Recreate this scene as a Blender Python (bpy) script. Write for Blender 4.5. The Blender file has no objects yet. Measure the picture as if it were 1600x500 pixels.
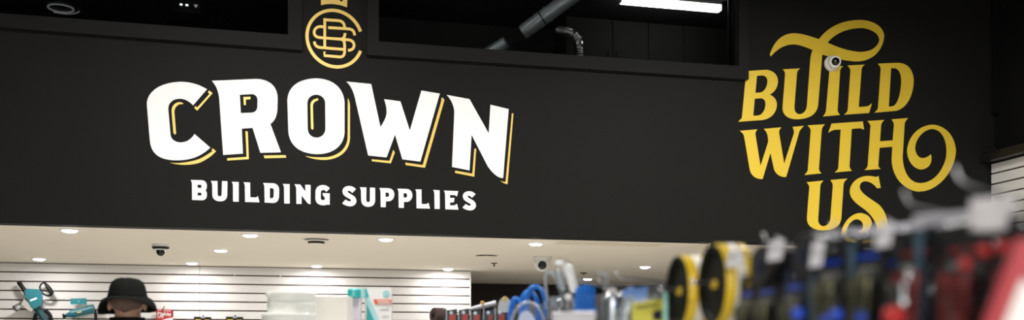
import bpy, bmesh, math, random, re
from mathutils import Vector, Matrix, geometry, noise
random.seed(7)
C = bpy.context.scene.collection
PI = math.pi
# ------------------------------------------------------------------ camera
F, CX, CY = 1500.0, 800.0, 539.0          # focal length and principal point, in pixels of the 1600x500 frame
YAW = math.atan(F/6350.0)                 # angle between the lens axis and the wall normal
CA, SA = math.cos(YAW), math.sin(YAW)
CAMZ = 1.45
cam_d = bpy.data.cameras.new('camera'); cam = bpy.data.objects.new('camera', cam_d); C.objects.link(cam)
cam.location = (0, 0, CAMZ); cam.rotation_euler = (PI/2, 0, -YAW)
cam_d.sensor_width = 36; cam_d.lens = F/1600*36
cam_d.shift_y = (CY-250)/1600.0
cam_d.clip_start = .05
cam_d.dof.use_dof = True; cam_d.dof.focus_distance = 9.3; cam_d.dof.aperture_fstop = .98
bpy.context.scene.camera = cam
# ------------------------------------------------------------------ world, large lights, exposure
W = bpy.data.worlds.new('world'); bpy.context.scene.world = W; W.use_nodes = True
W.node_tree.nodes['Background'].inputs[0].default_value = (.9, .95, 1, 1)
W.node_tree.nodes['Background'].inputs[1].default_value = .02
vs = bpy.context.scene.view_settings
vs.view_transform = 'Standard'; vs.look = 'None'; vs.gamma = 1; vs.use_curve_mapping = False; vs.exposure = 0.0
def area(name, loc, sx, sy, power, rot=(0,0,0), col=(1,.97,.92), spread=PI):
    l = bpy.data.lights.new(name, 'AREA'); l.shape = 'RECTANGLE'; l.size = sx; l.size_y = sy
    l.energy = power; l.color = col; l.spread = spread
    o = bpy.data.objects.new(name, l); o.location = loc; o.rotation_euler = rot; C.objects.link(o); return o
HALL_AND_FILL = [(-.2, 5.4), (4.2, 5.4), (-.6, -.5), (.2, -4.6), (-3.2, -4.6)]  # first two wash the fascia; the others are fill added behind the camera
HALL_Z = 4.95
for i, (x, y) in enumerate(HALL_AND_FILL):
    area('hall_and_fill_light', (x, y, HALL_Z-.1 if y > -2 else 4.2), 1.6, .3, (245, 240, 70, 520, 330)[i], rot=(math.radians(0) if y > 0 else 0, 0, 0))

# ------------------------------------------------------------------ pixel helpers (a pixel gives a direction only)
def ray(u, v):
    r, up = (u-CX)/F, (CY-v)/F
    return Vector((r*CA+SA, -r*SA+CA, up))
def onY(u, v, Y): d = ray(u, v); return d*(Y/d.y) + Vector((0, 0, CAMZ))
def onX(u, v, X): d = ray(u, v); return d*(X/d.x) + Vector((0, 0, CAMZ))
def onZ(u, v, Z): d = ray(u, v); return d*((Z-CAMZ)/d.z) + Vector((0, 0, CAMZ))
def atD(u, v, D): return ray(u, v)*D + Vector((0, 0, CAMZ))
YF, YB, YD, SOF, XR, XL = 8.59, 12.70, 15.3, 2.45, 7.2, -6.0
# ------------------------------------------------------------------ materials
MATS = {}
def mat(name, col, rough=.5, metal=0., bump=0., bscale=60., var=.0, vscale=8., emit=None, es=0., coat=0., spec=.5):
    if name in MATS: return MATS[name]
    m = bpy.data.materials.new(name); m.use_nodes = True
    nt = m.node_tree; b = nt.nodes['Principled BSDF']
    c = tuple(col)+(1,)
    b.inputs['Base Color'].default_value = c
    b.inputs['Roughness'].default_value = rough; b.inputs['Metallic'].default_value = metal
    b.inputs['Specular IOR Level'].default_value = spec
    b.inputs['Coat Weight'].default_value = coat
    tc = nt.nodes.new('ShaderNodeTexCoord')
    if var > 0:
        n = nt.nodes.new('ShaderNodeTexNoise'); n.inputs['Scale'].default_value = vscale; n.inputs['Detail'].default_value = 5
        nt.links.new(tc.outputs['Object'], n.inputs['Vector'])
        mx = nt.nodes.new('ShaderNodeMix'); mx.data_type = 'RGBA'
        mx.inputs[6].default_value = tuple(max(0, k*(1-var)) for k in col)+(1,)
        mx.inputs[7].default_value = tuple(min(1, k*(1+var)) for k in col)+(1,)
        nt.links.new(n.outputs['Fac'], mx.inputs[0]); nt.links.new(mx.outputs[2], b.inputs['Base Color'])
    if bump > 0:
        n = nt.nodes.new('ShaderNodeTexNoise'); n.inputs['Scale'].default_value = bscale; n.inputs['Detail'].default_value = 4
        nt.links.new(tc.outputs['Object'], n.inputs['Vector'])
        bp = nt.nodes.new('ShaderNodeBump'); bp.inputs['Strength'].default_value = bump; bp.inputs['Distance'].default_value = .01
        nt.links.new(n.outputs['Fac'], bp.inputs['Height']); nt.links.new(bp.outputs['Normal'], b.inputs['Normal'])
    if emit:
        b.inputs['Emission Color'].default_value = tuple(emit)+(1,); b.inputs['Emission Strength'].default_value = es
    MATS[name] = m; return m
def clear(name, tint, gloss, rough, veil=.0):
    """thin clear plastic / glass: transparent, a little milky, glossy by fresnel"""
    m = bpy.data.materials.new(name); m.use_nodes = True; nt = m.node_tree; nt.nodes.clear()
    out = nt.nodes.new('ShaderNodeOutputMaterial'); tr = nt.nodes.new('ShaderNodeBsdfTransparent'); tr.inputs[0].default_value = tuple(tint)+(1,)
    gl = nt.nodes.new('ShaderNodeBsdfGlossy'); gl.inputs['Roughness'].default_value = rough
    fr = nt.nodes.new('ShaderNodeFresnel'); fr.inputs[0].default_value = 1.45
    mt = nt.nodes.new('ShaderNodeMath'); mt.operation = 'MULTIPLY'; mt.inputs[1].default_value = gloss; mt.use_clamp = True
    nt.links.new(fr.outputs[0], mt.inputs[0])
    df = nt.nodes.new('ShaderNodeBsdfDiffuse'); df.inputs[0].default_value = (.8, .85, .9, 1)
    m1 = nt.nodes.new('ShaderNodeMixShader'); m1.inputs[0].default_value = veil
    nt.links.new(tr.outputs[0], m1.inputs[1]); nt.links.new(df.outputs[0], m1.inputs[2])
    m2 = nt.nodes.new('ShaderNodeMixShader'); nt.links.new(mt.outputs[0], m2.inputs[0])
    nt.links.new(m1.outputs[0], m2.inputs[1]); nt.links.new(gl.outputs[0], m2.inputs[2])
    nt.links.new(m2.outputs[0], out.inputs[0]); MATS[name] = m; return m
M_BLACKWALL = mat('charcoal_paint', (.0128, .0128, .0119), .55, bump=.10, bscale=90, var=.10, vscale=1.3, spec=.06)
M_FRAME = mat('black_window_paint', (.0120, .0120, .0115), .6, bump=.06, bscale=120, var=.06, spec=.1)
M_CEIL = mat('cream_ceiling_paint', (.85, .79, .675), .85, bump=.05, bscale=150, var=.02)
M_SLAT = mat('white_slat_laminate', (.68, .67, .65), .42, bump=.02, bscale=40, var=.02)
M_GROOVE = mat('brown_groove', (.075, .030, .022), .7, var=.15)
M_WHITE = mat('white_vinyl', (.93, .92, .93), .5, bump=.02, var=.01)
M_GOLD = mat('gold_vinyl', (.80, .56, .045), .45, .12, bump=.03, bscale=200, var=.04, vscale=3)
M_PALEGOLD = mat('pale_gold_vinyl', (.84, .58, .14), .42, .15, bump=.03, bscale=200, var=.04)
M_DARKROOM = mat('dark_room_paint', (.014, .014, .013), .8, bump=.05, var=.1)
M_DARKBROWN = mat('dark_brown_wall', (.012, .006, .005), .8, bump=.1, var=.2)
M_FLOOR = mat('pale_floor', (.62, .60, .56), .45, var=.08, vscale=2)
M_HALL = mat('grey_hall_paint', (.12, .12, .12), .8, bump=.05, var=.05)
M_HALLCEIL = mat('black_hall_ceiling', (.005, .005, .005), .9, spec=.1, bump=.2, var=.1)
M_GLASS = clear('window_glass', (.93, .95, .95), .6, .01)
M_CLEAR = clear('clear_plastic', (.90, .93, .96), 1.5, .12, .08)
M_BUBBLE = clear('clear_bubble', (.94, .96, .97), .4, .10, .002)
M_MILK = clear('milky_plastic', (.82, .89, .97), 2.6, .15, .24)
M_BLACK = mat('black_plastic', (.006, .006, .007), .42, bump=.05, bscale=300, var=.1, spec=.25)
M_SATINB = mat('black_satin_metal', (.012, .012, .012), .4, .3, var=.1)
M_WPLAST = mat('white_plastic', (.72, .71, .70), .35, var=.01)
M_STEEL = mat('galvanised_steel', (.50, .55, .60), .42, .45, bump=.05, bscale=25, var=.12, vscale=20)
M_CHROME = mat('chrome_wire', (.62, .64, .68), .25, 1., var=.02)
M_ALU = mat('crinkled_foil', (.8, .8, .8), .22, 1., bump=.7, bscale=70, var=.05)
M_TEAL = mat('teal_tool_plastic', (.012, .125, .155), .42, bump=.03, bscale=200, var=.06)
M_TEAL2 = mat('teal_print', (.02, .38, .38), .5, var=.03)
M_AQUA = mat('pale_aqua_print', (.36, .62, .65), .5, var=.03)
M_ORANGE = mat('orange_print', (.66, .10, .04), .5, var=.03)
M_RED = mat('red_card', (.40, .012, .012), .6, var=.05)
M_DKRED = mat('dark_red_plastic', (.16, .007, .008), .4, var=.1)
M_YEL = mat('yellow_plastic', (.70, .48, .012), .45, var=.05)
M_YCARD = mat('yellow_green_card', (.55, .50, .04), .5, var=.08)
M_BLUE = mat('blue_hose', (.006, .16, .62), .35, var=.06)
M_NAVY = mat('navy_card', (.004, .010, .028), .45, var=.2, spec=.2)
M_SLATE = mat('slate_blue_plastic', (.035, .075, .11), .35, var=.15)
M_BBLUE = mat('bright_blue_plastic', (.005, .05, .45), .3, var=.1)
M_OLIVE = mat('olive_brass_bits', (.10, .095, .05), .3, .7, var=.25, vscale=40)
M_CREAMW = mat('cream_carton', (.88, .85, .79), .6, var=.02)
M_TUB = mat('white_tub_plastic', (.88, .90, .86), .35, var=.02, coat=.2)
M_BRIGHT = mat('bright_white_plastic', (.95, .95, .97), .25, var=.01, coat=.5)
M_PAPER = mat('white_paper_tag', (.62, .61, .66), .6, var=.04, vscale=60)
M_GREY = mat('grey_print', (.42, .42, .45), .6, var=.1)
M_LILAC = mat('pale_lilac_card', (.62, .58, .64), .55, var=.04)
M_MAUVE = mat('mauve_card_side', (.30, .23, .25), .55, var=.06)
M_BROWNROLL = mat('dark_brown_felt', (.035, .018, .016), .85, bump=.3, bscale=200, var=.2)
M_SKIN = mat('skin', (.43, .235, .16), .55, bump=.08, bscale=180, var=.10, vscale=18)
M_HAIR = mat('cropped_dark_hair', (.15, .092, .07), .75, bump=.8, bscale=420, var=.5, vscale=60)
M_HAT = mat('black_cotton', (.0055, .006, .0052), .9, bump=.5, bscale=60, var=.15, spec=.1)
M_JACKET = mat('black_jacket_cloth', (.004, .004, .0045), .9, spec=.1, bump=.3, bscale=90, var=.1)
M_DENIM = mat('dark_denim', (.03, .035, .05), .8, bump=.3, bscale=200, var=.15)
M_SHOE = mat('shoe_leather', (.02, .018, .017), .5, var=.1)
M_EMIT = mat('lit_diffuser', (.9, .88, .92), .4, emit=(1, .95, 1), es=14)
M_TUBE = mat('lit_tube_diffuser', (.9, .9, .9), .4, emit=(1, .98, .95), es=9)
M_RINGREFL = mat('ring_reflection_glow', (.3, .3, .3), .4, emit=(1, 1, 1), es=.10)
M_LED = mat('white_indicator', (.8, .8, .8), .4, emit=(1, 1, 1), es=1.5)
# ------------------------------------------------------------------ mesh helpers
def box(bm, c, s, rot=None, bev=0.):
    r = bmesh.ops.create_cube(bm, size=1); vs_ = r['verts']
    bmesh.ops.scale(bm, vec=s, verts=vs_)
    if bev > 0:
        es = list({e for v in vs_ for e in v.link_edges})
        rb = bmesh.ops.bevel(bm, geom=es, offset=bev, segments=2, affect='EDGES', profile=.6)
        vs_ = list({v for f in rb['faces'] for v in f.verts} | {v for v in vs_ if v.is_valid})
    if rot is not None: bmesh.ops.rotate(bm, cent=(0,0,0), matrix=rot, verts=vs_)
    bmesh.ops.translate(bm, vec=c, verts=vs_); return vs_
def frame_of(d):
    d = Vector(d).normalized(); a = Vector((0,0,1)) if abs(d.z) < .9 else Vector((1,0,0))
    x = d.cross(a).normalized(); return x, d.cross(x).normalized(), d
def tube(bm, pts, rad, seg=10, cap=True, closed=False):
    pts = [Vector(p) for p in pts]; n = len(pts)
    rads = rad if isinstance(rad, (list, tuple)) else [rad]*n
    rings = []; px = None
    for i, p in enumerate(pts):
        if closed: d = pts[(i+1) % n]-pts[i-1]
        else: d = pts[min(i+1, n-1)]-pts[max(i-1, 0)]
        x, y, d = frame_of(d)
        if px is not None:
            x = px-d*px.dot(d)
            x = x.normalized() if x.length > 1e-6 else frame_of(d)[0]
            y = d.cross(x)
        px = x
        rings.append([bm.verts.new(p+(x*math.cos(2*PI*k/seg)+y*math.sin(2*PI*k/seg))*rads[i]) for k in range(seg)])
    for i in range(n if closed else n-1):
        a, b = rings[i], rings[(i+1) % n]
        for k in range(seg): bm.faces.new((a[k], a[(k+1) % seg], b[(k+1) % seg], b[k]))
    if cap and not closed:
        bm.faces.new(rings[0][::-1]); bm.faces.new(rings[-1])
def lathe(bm, prof, seg=32, o=(0,0,0), ax=(0,0,1)):
    """prof: (radius, height) pairs along the axis"""
    x, y, d = frame_of(ax); o = Vector(o); rings = []
    for r, h in prof:
        if r < 1e-5: rings.append([bm.verts.new(o+d*h)])
        else: rings.append([bm.verts.new(o+d*h+(x*math.cos(2*PI*k/seg)+y*math.sin(2*PI*k/seg))*r) for k in range(seg)])
    for a, b in zip(rings, rings[1:]):
        for k in range(seg):
            q = [a[0]] if len(a) == 1 else [a[k], a[(k+1) % seg]]
            w = [b[0]] if len(b) == 1 else [b[(k+1) % seg], b[k]]
            if len(q)+len(w) > 2: bm.faces.new(q+w)
def ball(bm, c, s, u=20, v=12, rot=None):
    r = bmesh.ops.create_uvsphere(bm, u_segments=u, v_segments=v, radius=1); w = r['verts']
    bmesh.ops.scale(bm, vec=s, verts=w)
    if rot is not None: bmesh.ops.rotate(bm, cent=(0,0,0), matrix=rot, verts=w)
    bmesh.ops.translate(bm, vec=c, verts=w)
def prism(bm, loops, tofn, t0=0., t1=1.):
    """filled outline with holes: loops of 2D points, tofn(point, depth) -> 3D"""
    tri = geometry.tessellate_polygon([[Vector((x, y, 0)) for x, y in L] for L in loops])
    flat = [p for L in loops for p in L]
    fr = [bm.verts.new(tofn(p, t1)) for p in flat]; bk = [bm.verts.new(tofn(p, t0)) for p in flat]
    for a, b, c in tri:
        try: bm.faces.new((fr[a], fr[b], fr[c])); bm.faces.new((bk[c], bk[b], bk[a]))
        except ValueError: pass
    i = 0
    for L in loops:
        n = len(L)
        for k in range(n):
            a, b = i+k, i+(k+1) % n
            try: bm.faces.new((fr[a], bk[a], bk[b], fr[b]))
            except ValueError: pass
        i += n
def obj(name, bm, m, parent=None, smooth=False, loc=None, kind=None, label=None):
    bmesh.ops.recalc_face_normals(bm, faces=bm.faces)
    me = bpy.data.meshes.new(name); bm.to_mesh(me); bm.free()
    if m: me.materials.append(m)
    if smooth:
        me.polygons.foreach_set('use_smooth', [True]*len(me.polygons))
        try: me.set_sharp_from_angle(angle=math.radians(40))
        except Exception: pass
    o = bpy.data.objects.new(name, me); C.objects.link(o)
    if parent: o.parent = parent
    if loc is not None: o.location = loc
    if kind: o['kind'] = kind
    if label: o['label'] = label
    return o
def tag(o, label, cat, group=None):
    o['label'] = label; o['category'] = cat
    if group: o['group'] = group
    return o
def thing(name, label, cat, loc=(0,0,0), rotz=0, group=None):
    o = bpy.data.objects.new(name, None); C.objects.link(o); o.empty_display_size = .05
    o.location = loc; o.rotation_euler = (0, 0, rotz)
    return tag(o, label, cat, group)
def struct(name, bm=None, m=None, parent=None, loc=(0,0,0)):
    if bm is None:
        o = bpy.data.objects.new(name, None); C.objects.link(o); o.location = loc
    else: o = obj(name, bm, m, parent, loc=loc)
    o['kind'] = 'structure'; return o
def dup(root, loc, rotz=None, label=None, group=None):
    r = root.copy(); C.objects.link(r); r.location = loc
    if rotz is not None: r.rotation_euler = (0, 0, rotz)
    if label: r['label'] = label
    if group: r['group'] = group
    for ch in list(root.children):
        c = ch.copy(); C.objects.link(c); c.parent = r
        for g in list(ch.children):
            d = g.copy(); C.objects.link(d); d.parent = c
    return r
def N(): return bmesh.new()
def bx(name, c, s, m, parent=None, bev=0., rot=None, label=None):
    b = N(); box(b, c, s, rot, bev); return obj(name, b, m, parent, label=label)
def text(name, s, size, m, parent, to, shear=0., ext=.0008):
    cu = bpy.data.curves.new(name, 'FONT'); cu.body = s; cu.size = size; cu.shear = shear; cu.extrude = ext
    cu.align_x = 'CENTER'; cu.align_y = 'CENTER'; cu.offset = size*.02
    t = bpy.data.objects.new(name, cu); C.objects.link(t)
    dg = bpy.context.evaluated_depsgraph_get(); me = bpy.data.meshes.new_from_object(t.evaluated_get(dg))
    bpy.data.objects.remove(t); me.transform(to); me.materials.clear(); me.materials.append(m); me.name = name
    o = bpy.data.objects.new(name, me); C.objects.link(o); o.parent = parent; return o

# ================================================================== THE SETTING
b = N(); box(b, ((XR+XL)/2, 4.5, -.05), (XR-XL+.4, 24, .1)); struct('floor', b, M_FLOOR)
# hall ceiling, side and rear walls
b = N(); box(b, ((XR+XL)/2, (YF-7)/2, 6.45), (XR-XL+.4, YF+7, .1)); struct('ceiling_hall', b, M_HALLCEIL)
b = N(); box(b, (XL-.1, 4.5, 3.2), (.2, 24, 6.4)); struct('wall_left', b, M_HALL)
b = N(); box(b, ((XR+XL)/2, -7.1, 3.2), (XR-XL+.4, .2, 6.4)); struct('wall_rear', b, mat('white_rear_wall', (.72, .71, .69), .8, bump=.03, var=.03))
# black fascia wall with two window openings
wl_r = onY(450, 54, YF).x; wl_z = onY(225, 37.5, YF).z
wr_l = onY(592, 66, YF).x; wr_r = onY(1155, 103, YF).x; wr_z = onY(873, 84.5, YF).z
WT = 5.70
b = N()
def wbox(x0, x1, z0, z1, y0=YF, y1=YF+.16): box(b, ((x0+x1)/2, (y0+y1)/2, (z0+z1)/2), (x1-x0, y1-y0, z1-z0))
zs = min(wl_z, wr_z)
wbox(XL, XR, SOF-.004, zs); wbox(XL, XR, WT, 6.4); wbox(wl_r, wr_l, zs, WT); wbox(wr_r, XR, zs, WT)
wbox(XL, XL+.6, zs, WT)
struct('wall_front', b, M_BLACKWALL)
# soffit ceiling under the fascia, running back over the tool department
b = N(); box(b, ((XR+XL)/2, (YF+.01+YD)/2, SOF+.05), (XR-XL, YD-YF-.01, .1)); soffit = struct('ceiling', b, M_CEIL)
# pier between the two openings below the fascia
pl, pr = onY(1113, 379, YF).x, onY(1157, 379, YF).x
b = N(); box(b, ((pl+pr)/2+.01, YF+.21, SOF/2), (pr-pl-.02, .36, SOF-.004)); struct('wall_pier', b, M_CEIL)
b = N(); box(b, ((pl+pr)/2, YF+.02, SOF/2), (pr-pl, .04, SOF-.006), bev=.004); struct('trim_pier', b, M_BLACKWALL)
# deep dark wall at the end of the passage
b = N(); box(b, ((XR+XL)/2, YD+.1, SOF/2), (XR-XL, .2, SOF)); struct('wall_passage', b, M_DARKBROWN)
# back wall: slatwall, every slat a piece
sx1 = onY(734, 450, YB).x; sj = onY(312, 430, YB).x; sx0 = XL
b = N(); box(b, ((sx0+sx1)/2, YB+.06, SOF/2), (sx1-sx0, .08, SOF-.002)); wall_back = struct('wall_back', b, M_GROOVE)
PITCH = .1125; GAP = .0165
def slat_mesh(L, h):
    q = N(); box(q, (0, 0, 0), (L, .03, h), bev=.003)
    me = bpy.data.meshes.new('slat'); bmesh.ops.recalc_face_normals(q, faces=q.faces); q.to_mesh(me); q.free(); me.materials.append(M_SLAT); return me
for (a0, a1) in ((sx0, sj-.002), (sj+.002, sx1)):
    me = slat_mesh(a1-a0, PITCH-GAP)
    z = SOF-.012
    while z > .1:
        o = bpy.data.objects.new('slat', me); C.objects.link(o); o.parent = wall_back
        o.location = ((a0+a1)/2, YB+.005, z-(PITCH-GAP)/2); z -= PITCH
b = N(); box(b, (sx1+.008, YB+.045, SOF/2), (.012, .11, SOF-.004)); t = struct('trim_1', b, M_WPLAST)
b = N(); box(b, ((sx0+sx1)/2, YB+.0, SOF-.006), (sx1-sx0, .02, .011)); t = struct('trim_2', b, mat('grey_trim', (.18, .17, .15), .6, var=.05))  # thin grey strip along the top edge of the slats
# right wall: dark above, slatwall below a black track
b = N(); box(b, (XR+.1, 2.0, 3.2), (.2, 18, 6.4)); wall_right = struct('wall_right', b, M_HALLCEIL)
zt = onX(1551, 257, XR-.03).z; ysl = YF-.02
me = N(); box(me, (0, 0, 0), (.03, 6.0, .094), bev=.003)
m2 = bpy.data.meshes.new('slat'); me.to_mesh(m2); me.free(); m2.materials.append(M_SLAT)
b = N(); box(b, (XR-.015, ysl-3.0, zt/2), (.03, 6.0, zt)); obj('groove_panel', b, M_GROOVE, wall_right)
z = zt
while z > .12:
    o = bpy.data.objects.new('slat', m2); C.objects.link(o); o.parent = wall_right
    o.location = (XR-.04, ysl-3.0, z-.047); z -= .110
b = N(); box(b, (XR-.09, ysl-2.9, zt+.055), (.18, 6.2, .085), bev=.006); struct('trim_3', b, M_SATINB)
tr = thing('track_bracket', 'small black bracket with bolts at the end of the black track above the white slats', 'bracket', (XR-.14, ysl-.1, zt+.10))
bx('plate', (0, 0, .012), (.07, .16, .02), M_SATINB, tr, .003)
for k in (-.05, .05):
    b = N(); lathe(b, [(0, 0), (.012, 0), (.012, .014), (0, .018)], 8, (0, k, .022)); obj('bolt', b, M_SATINB, tr, True)
b = N(); box(b, (XR-.03, YF-.06, 5.0), (.06, .05, 2.3)); struct('trim_4', b, M_HALLCEIL)
# -------- upstairs rooms behind the windows
RX = (wl_r+wr_l)/2
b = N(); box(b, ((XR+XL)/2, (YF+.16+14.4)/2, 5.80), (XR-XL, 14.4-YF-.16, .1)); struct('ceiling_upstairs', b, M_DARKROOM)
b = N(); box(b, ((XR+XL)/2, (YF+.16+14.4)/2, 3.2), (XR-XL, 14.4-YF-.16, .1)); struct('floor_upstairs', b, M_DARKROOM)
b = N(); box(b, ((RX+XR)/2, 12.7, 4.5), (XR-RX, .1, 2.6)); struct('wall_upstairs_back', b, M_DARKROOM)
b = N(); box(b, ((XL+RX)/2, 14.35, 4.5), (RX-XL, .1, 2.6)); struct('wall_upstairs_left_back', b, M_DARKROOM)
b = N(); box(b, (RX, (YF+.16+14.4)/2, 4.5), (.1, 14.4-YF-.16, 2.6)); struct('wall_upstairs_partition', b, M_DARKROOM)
# windows: casing proud of the wall, with a pane
def window(name, outer, inner, label):
    w = struct(name); w['label'] = label
    yo = YF-.055
    P = lambda u, v: onY(u, v, yo)
    (ol, ob0), (orr, ob1) = outer; (il, ib0), (ir, ib1) = inner
    A0, A1, B0, B1 = P(ol, ob0), P(orr, ob1), P(il, ib0), P(ir, ib1)
    def slab(nm, pts):
        q = N(); lo = [(p.x, p.z) for p in pts]
        prism(q, [lo], lambda p, t: Vector((p[0], YF+.03+(yo-YF-.03)*t, p[1]))); obj(nm, q, M_FRAME, w)
    Z = WT+.12
    if ol > 0: slab('casing_side', [A0, B0, Vector((B0.x, 0, Z)), Vector((A0.x, 0, Z))])
    slab('casing_rail', [A0, A1, B1, B0])
    slab('casing_side', [B1, A1, Vector((A1.x, 0, Z)), Vector((B1.x, 0, Z))])
    slab('casing_rail', [Vector((B0.x, 0, WT-.02)), Vector((B1.x, 0, WT-.02)), Vector((B1.x, 0, Z)), Vector((B0.x, 0, Z))])
    q = N(); box(q, ((B0.x+B1.x)/2, YF+.09, (min(B0.z, B1.z)+WT)/2), (B1.x-B0.x+.02, .008, WT-min(B0.z, B1.z)+.06)); obj('pane', q, M_GLASS, w)
window('window_1', ((-420, 11), (472, 78)), ((-420, -11), (450, 54)), 'black framed upstairs window beside the round emblem')
window('window_2', ((573.5, 85.5), (1170, 124)), ((592, 66), (1155, 103)), 'long black framed upstairs window with duct and strip light inside')

# ================================================================== LETTERING ON THE FASCIA
def path(s, ox, oy, sc, n=10):
    """flatten an outline of M/L/C commands, given in the pixels of an enlarged crop"""
    loops = []; cur = None
    for cmd, args in re.findall(r'([MLCZ])([^MLCZ]*)', s):
        v = [float(k) for k in re.findall(r'-?\d+\.?\d*', args)]
        p = [(v[i], v[i+1]) for i in range(0, len(v), 2)]
        if cmd == 'M': cur = list(p); loops.append(cur)
        elif cmd == 'L': cur.extend(p)
        elif cmd == 'C':
            for i in range(0, len(p), 3):
                a = cur[-1]; q, r, e = p[i:i+3]
                for k in range(1, n+1):
                    t = k/n; w = 1-t
                    cur.append((w**3*a[0]+3*w*w*t*q[0]+3*w*t*t*r[0]+t**3*e[0], w**3*a[1]+3*w*w*t*q[1]+3*w*t*t*r[1]+t**3*e[1]))
    out = []
    for L in loops:
        L = [(ox+x/sc, oy+y/sc) for x, y in L]
        M2 = [L[0]]
        for q in L[1:]:
            if abs(q[0]-M2[-1][0])+abs(q[1]-M2[-1][1]) > .02: M2.append(q)
        if abs(M2[0][0]-M2[-1][0])+abs(M2[0][1]-M2[-1][1]) < .02: M2.pop()
        out.append(M2)
    return out
def on_wall(origin, t0=.0005, t1=.004):
    def f(p, t):
        w = onY(p[0], p[1], YF); w.y = YF-(t0+(t1-t0)*t); return w-origin
    return f
def letter(name, s, crop, m, parent, origin, t1=.004, label=None):
    b = N(); prism(b, path(s, *crop), on_wall(origin, .0005, t1)); return obj(name, b, m, parent, label=label)
def pieces(name, polys, crop, m, parent, origin, t1=.003):
    b = N()
    for s in polys:
        if not isinstance(s, str): s = 'M%g,%g ' % s[0] + ' '.join('L%g,%g' % k for k in s[1:]) + ' Z'
        prism(b, path(s, *crop), on_wall(origin, .0005, t1))
    return obj(name, b, m, parent)
K = 10/3.
og = onY(515, 285, YF)
S1 = thing('shop_name_lettering', 'large white capital letters with gold drop shadow arched across the black wall', 'lettering', og)
BIG = [
 ('M345,82 C300,55 255,43 205,43 C85,48 28,105 32,165 L47,345 C52,425 105,452 190,452 C270,452 320,425 362,386 L280,315 C262,345 235,359 205,359 C175,357 157,340 155,318 L143,185 C143,150 170,131 205,131 C235,133 257,148 272,166 Z', (220, 115, K),
  [[(350,97),(356,89),(374,102),(294,193),(279,180),(284,169),(294,177),(358,107)],
   'M222,155 C205,146 190,147 175,160 C163,172 160,185 161,200 L170,310 L178,318 L184,313 L175,200 C175,180 188,164 205,159 L218,160 Z',
   'M150,464 C200,470 250,462 300,447 C330,435 352,418 374,404 L368,398 L375,390 L392,404 C375,425 345,448 305,465 C255,480 195,478 150,464 Z']),
 ('M20,38 L255,28 C325,32 362,70 363,130 L361,190 C358,225 345,250 325,262 L380,410 L273,413 L232,283 L176,287 L182,417 L79,424 L60,150 C58,100 45,65 20,38 Z M166,111 L230,107 C250,110 257,122 258,140 L257,175 C255,192 245,202 228,204 L171,206 Z', (325, 115, K),
  [[(184,122),(222,121),(221,134),(197,135),(197,164),(187,164)], [(195,300),(207,302),(213,446),(100,453),(99,441),(201,434)], [(289,427),(404,425),(408,438),(295,441)]]),
 ('M180,25 C270,28 322,75 328,150 L328,310 C322,380 265,420 185,420 C95,418 40,375 35,300 L30,140 C32,70 85,28 180,25 Z M180,110 C210,112 226,130 227,155 L228,290 C226,315 208,333 183,334 C155,333 138,315 136,290 L134,155 C135,130 150,112 180,110 Z', (440, 115, K),
  ['M190,129 C165,131 150,145 150,165 L153,285 L160,293 L166,288 L163,170 C164,152 172,145 191,139 Z',
   'M345,128 C350,135 355,150 356,170 L356,340 C352,400 310,440 240,449 C200,452 155,445 122,429 C165,437 200,438 240,435 C300,425 340,390 344,335 Z']),
 ('M20,25 L150,38 L198,262 C215,235 230,210 230,185 C230,160 225,140 217,117 L302,128 L351,280 L411,72 L507,88 L406,442 L312,430 L274,302 L230,420 L134,410 L65,110 C55,70 40,42 20,25 Z', (535, 120, K),
  [[(152,430),(245,438),(265,380),(273,395),(252,451),(154,440)], [(327,447),(418,460),(515,125),(516,110),(524,110),(531,122),(430,474),(330,460)]]),
 ('M26,28 L145,50 L245,228 L254,79 L349,102 L320,461 C290,460 265,435 240,400 L156,236 L145,421 L54,403 L66,115 C62,75 45,48 26,28 Z', (690, 140, K),
  [[(70,422),(160,438),(170,312),(175,305),(180,312),(170,454),(70,434)], 'M366,123 L374,125 L343,493 C328,490 315,484 306,474 C316,479 325,481 333,480 Z'])]
for s, crop, gold in BIG:
    L = letter('letter', s, crop, M_WHITE, S1, og)
    for g in gold: pieces('drop_shadow', [g], crop, M_PALEGOLD, L, og)
og = onY(520, 330, YF)
S2 = thing('trade_lettering', 'small line of white capital letters beneath the large arched name', 'lettering', og)
c1, c2, c3 = (290, 275, 10.), (440, 280, 10.), (590, 285, 10.)
SS = 'M1162,155 L1105,215 C1085,195 1065,180 1045,180 C1030,182 1030,195 1035,205 C1060,230 1110,245 1140,275 C1165,300 1172,335 1165,365 C1150,405 1115,425 1070,425 C1015,420 975,400 945,377 L1000,318 C1020,338 1045,346 1065,346 C1085,344 1090,330 1078,316 C1045,295 1000,280 970,245 C945,210 945,165 970,138 C1000,108 1040,105 1075,108 C1115,115 1142,135 1162,155 Z'
PPh = 'M25,88 L170,92 C230,100 258,135 260,185 C260,240 235,285 180,295 L128,295 L127,388 L48,386 L45,150 C43,125 38,105 25,88 Z M122,158 L160,160 C175,163 178,175 178,195 C177,215 172,225 158,227 L124,226 Z'
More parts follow.
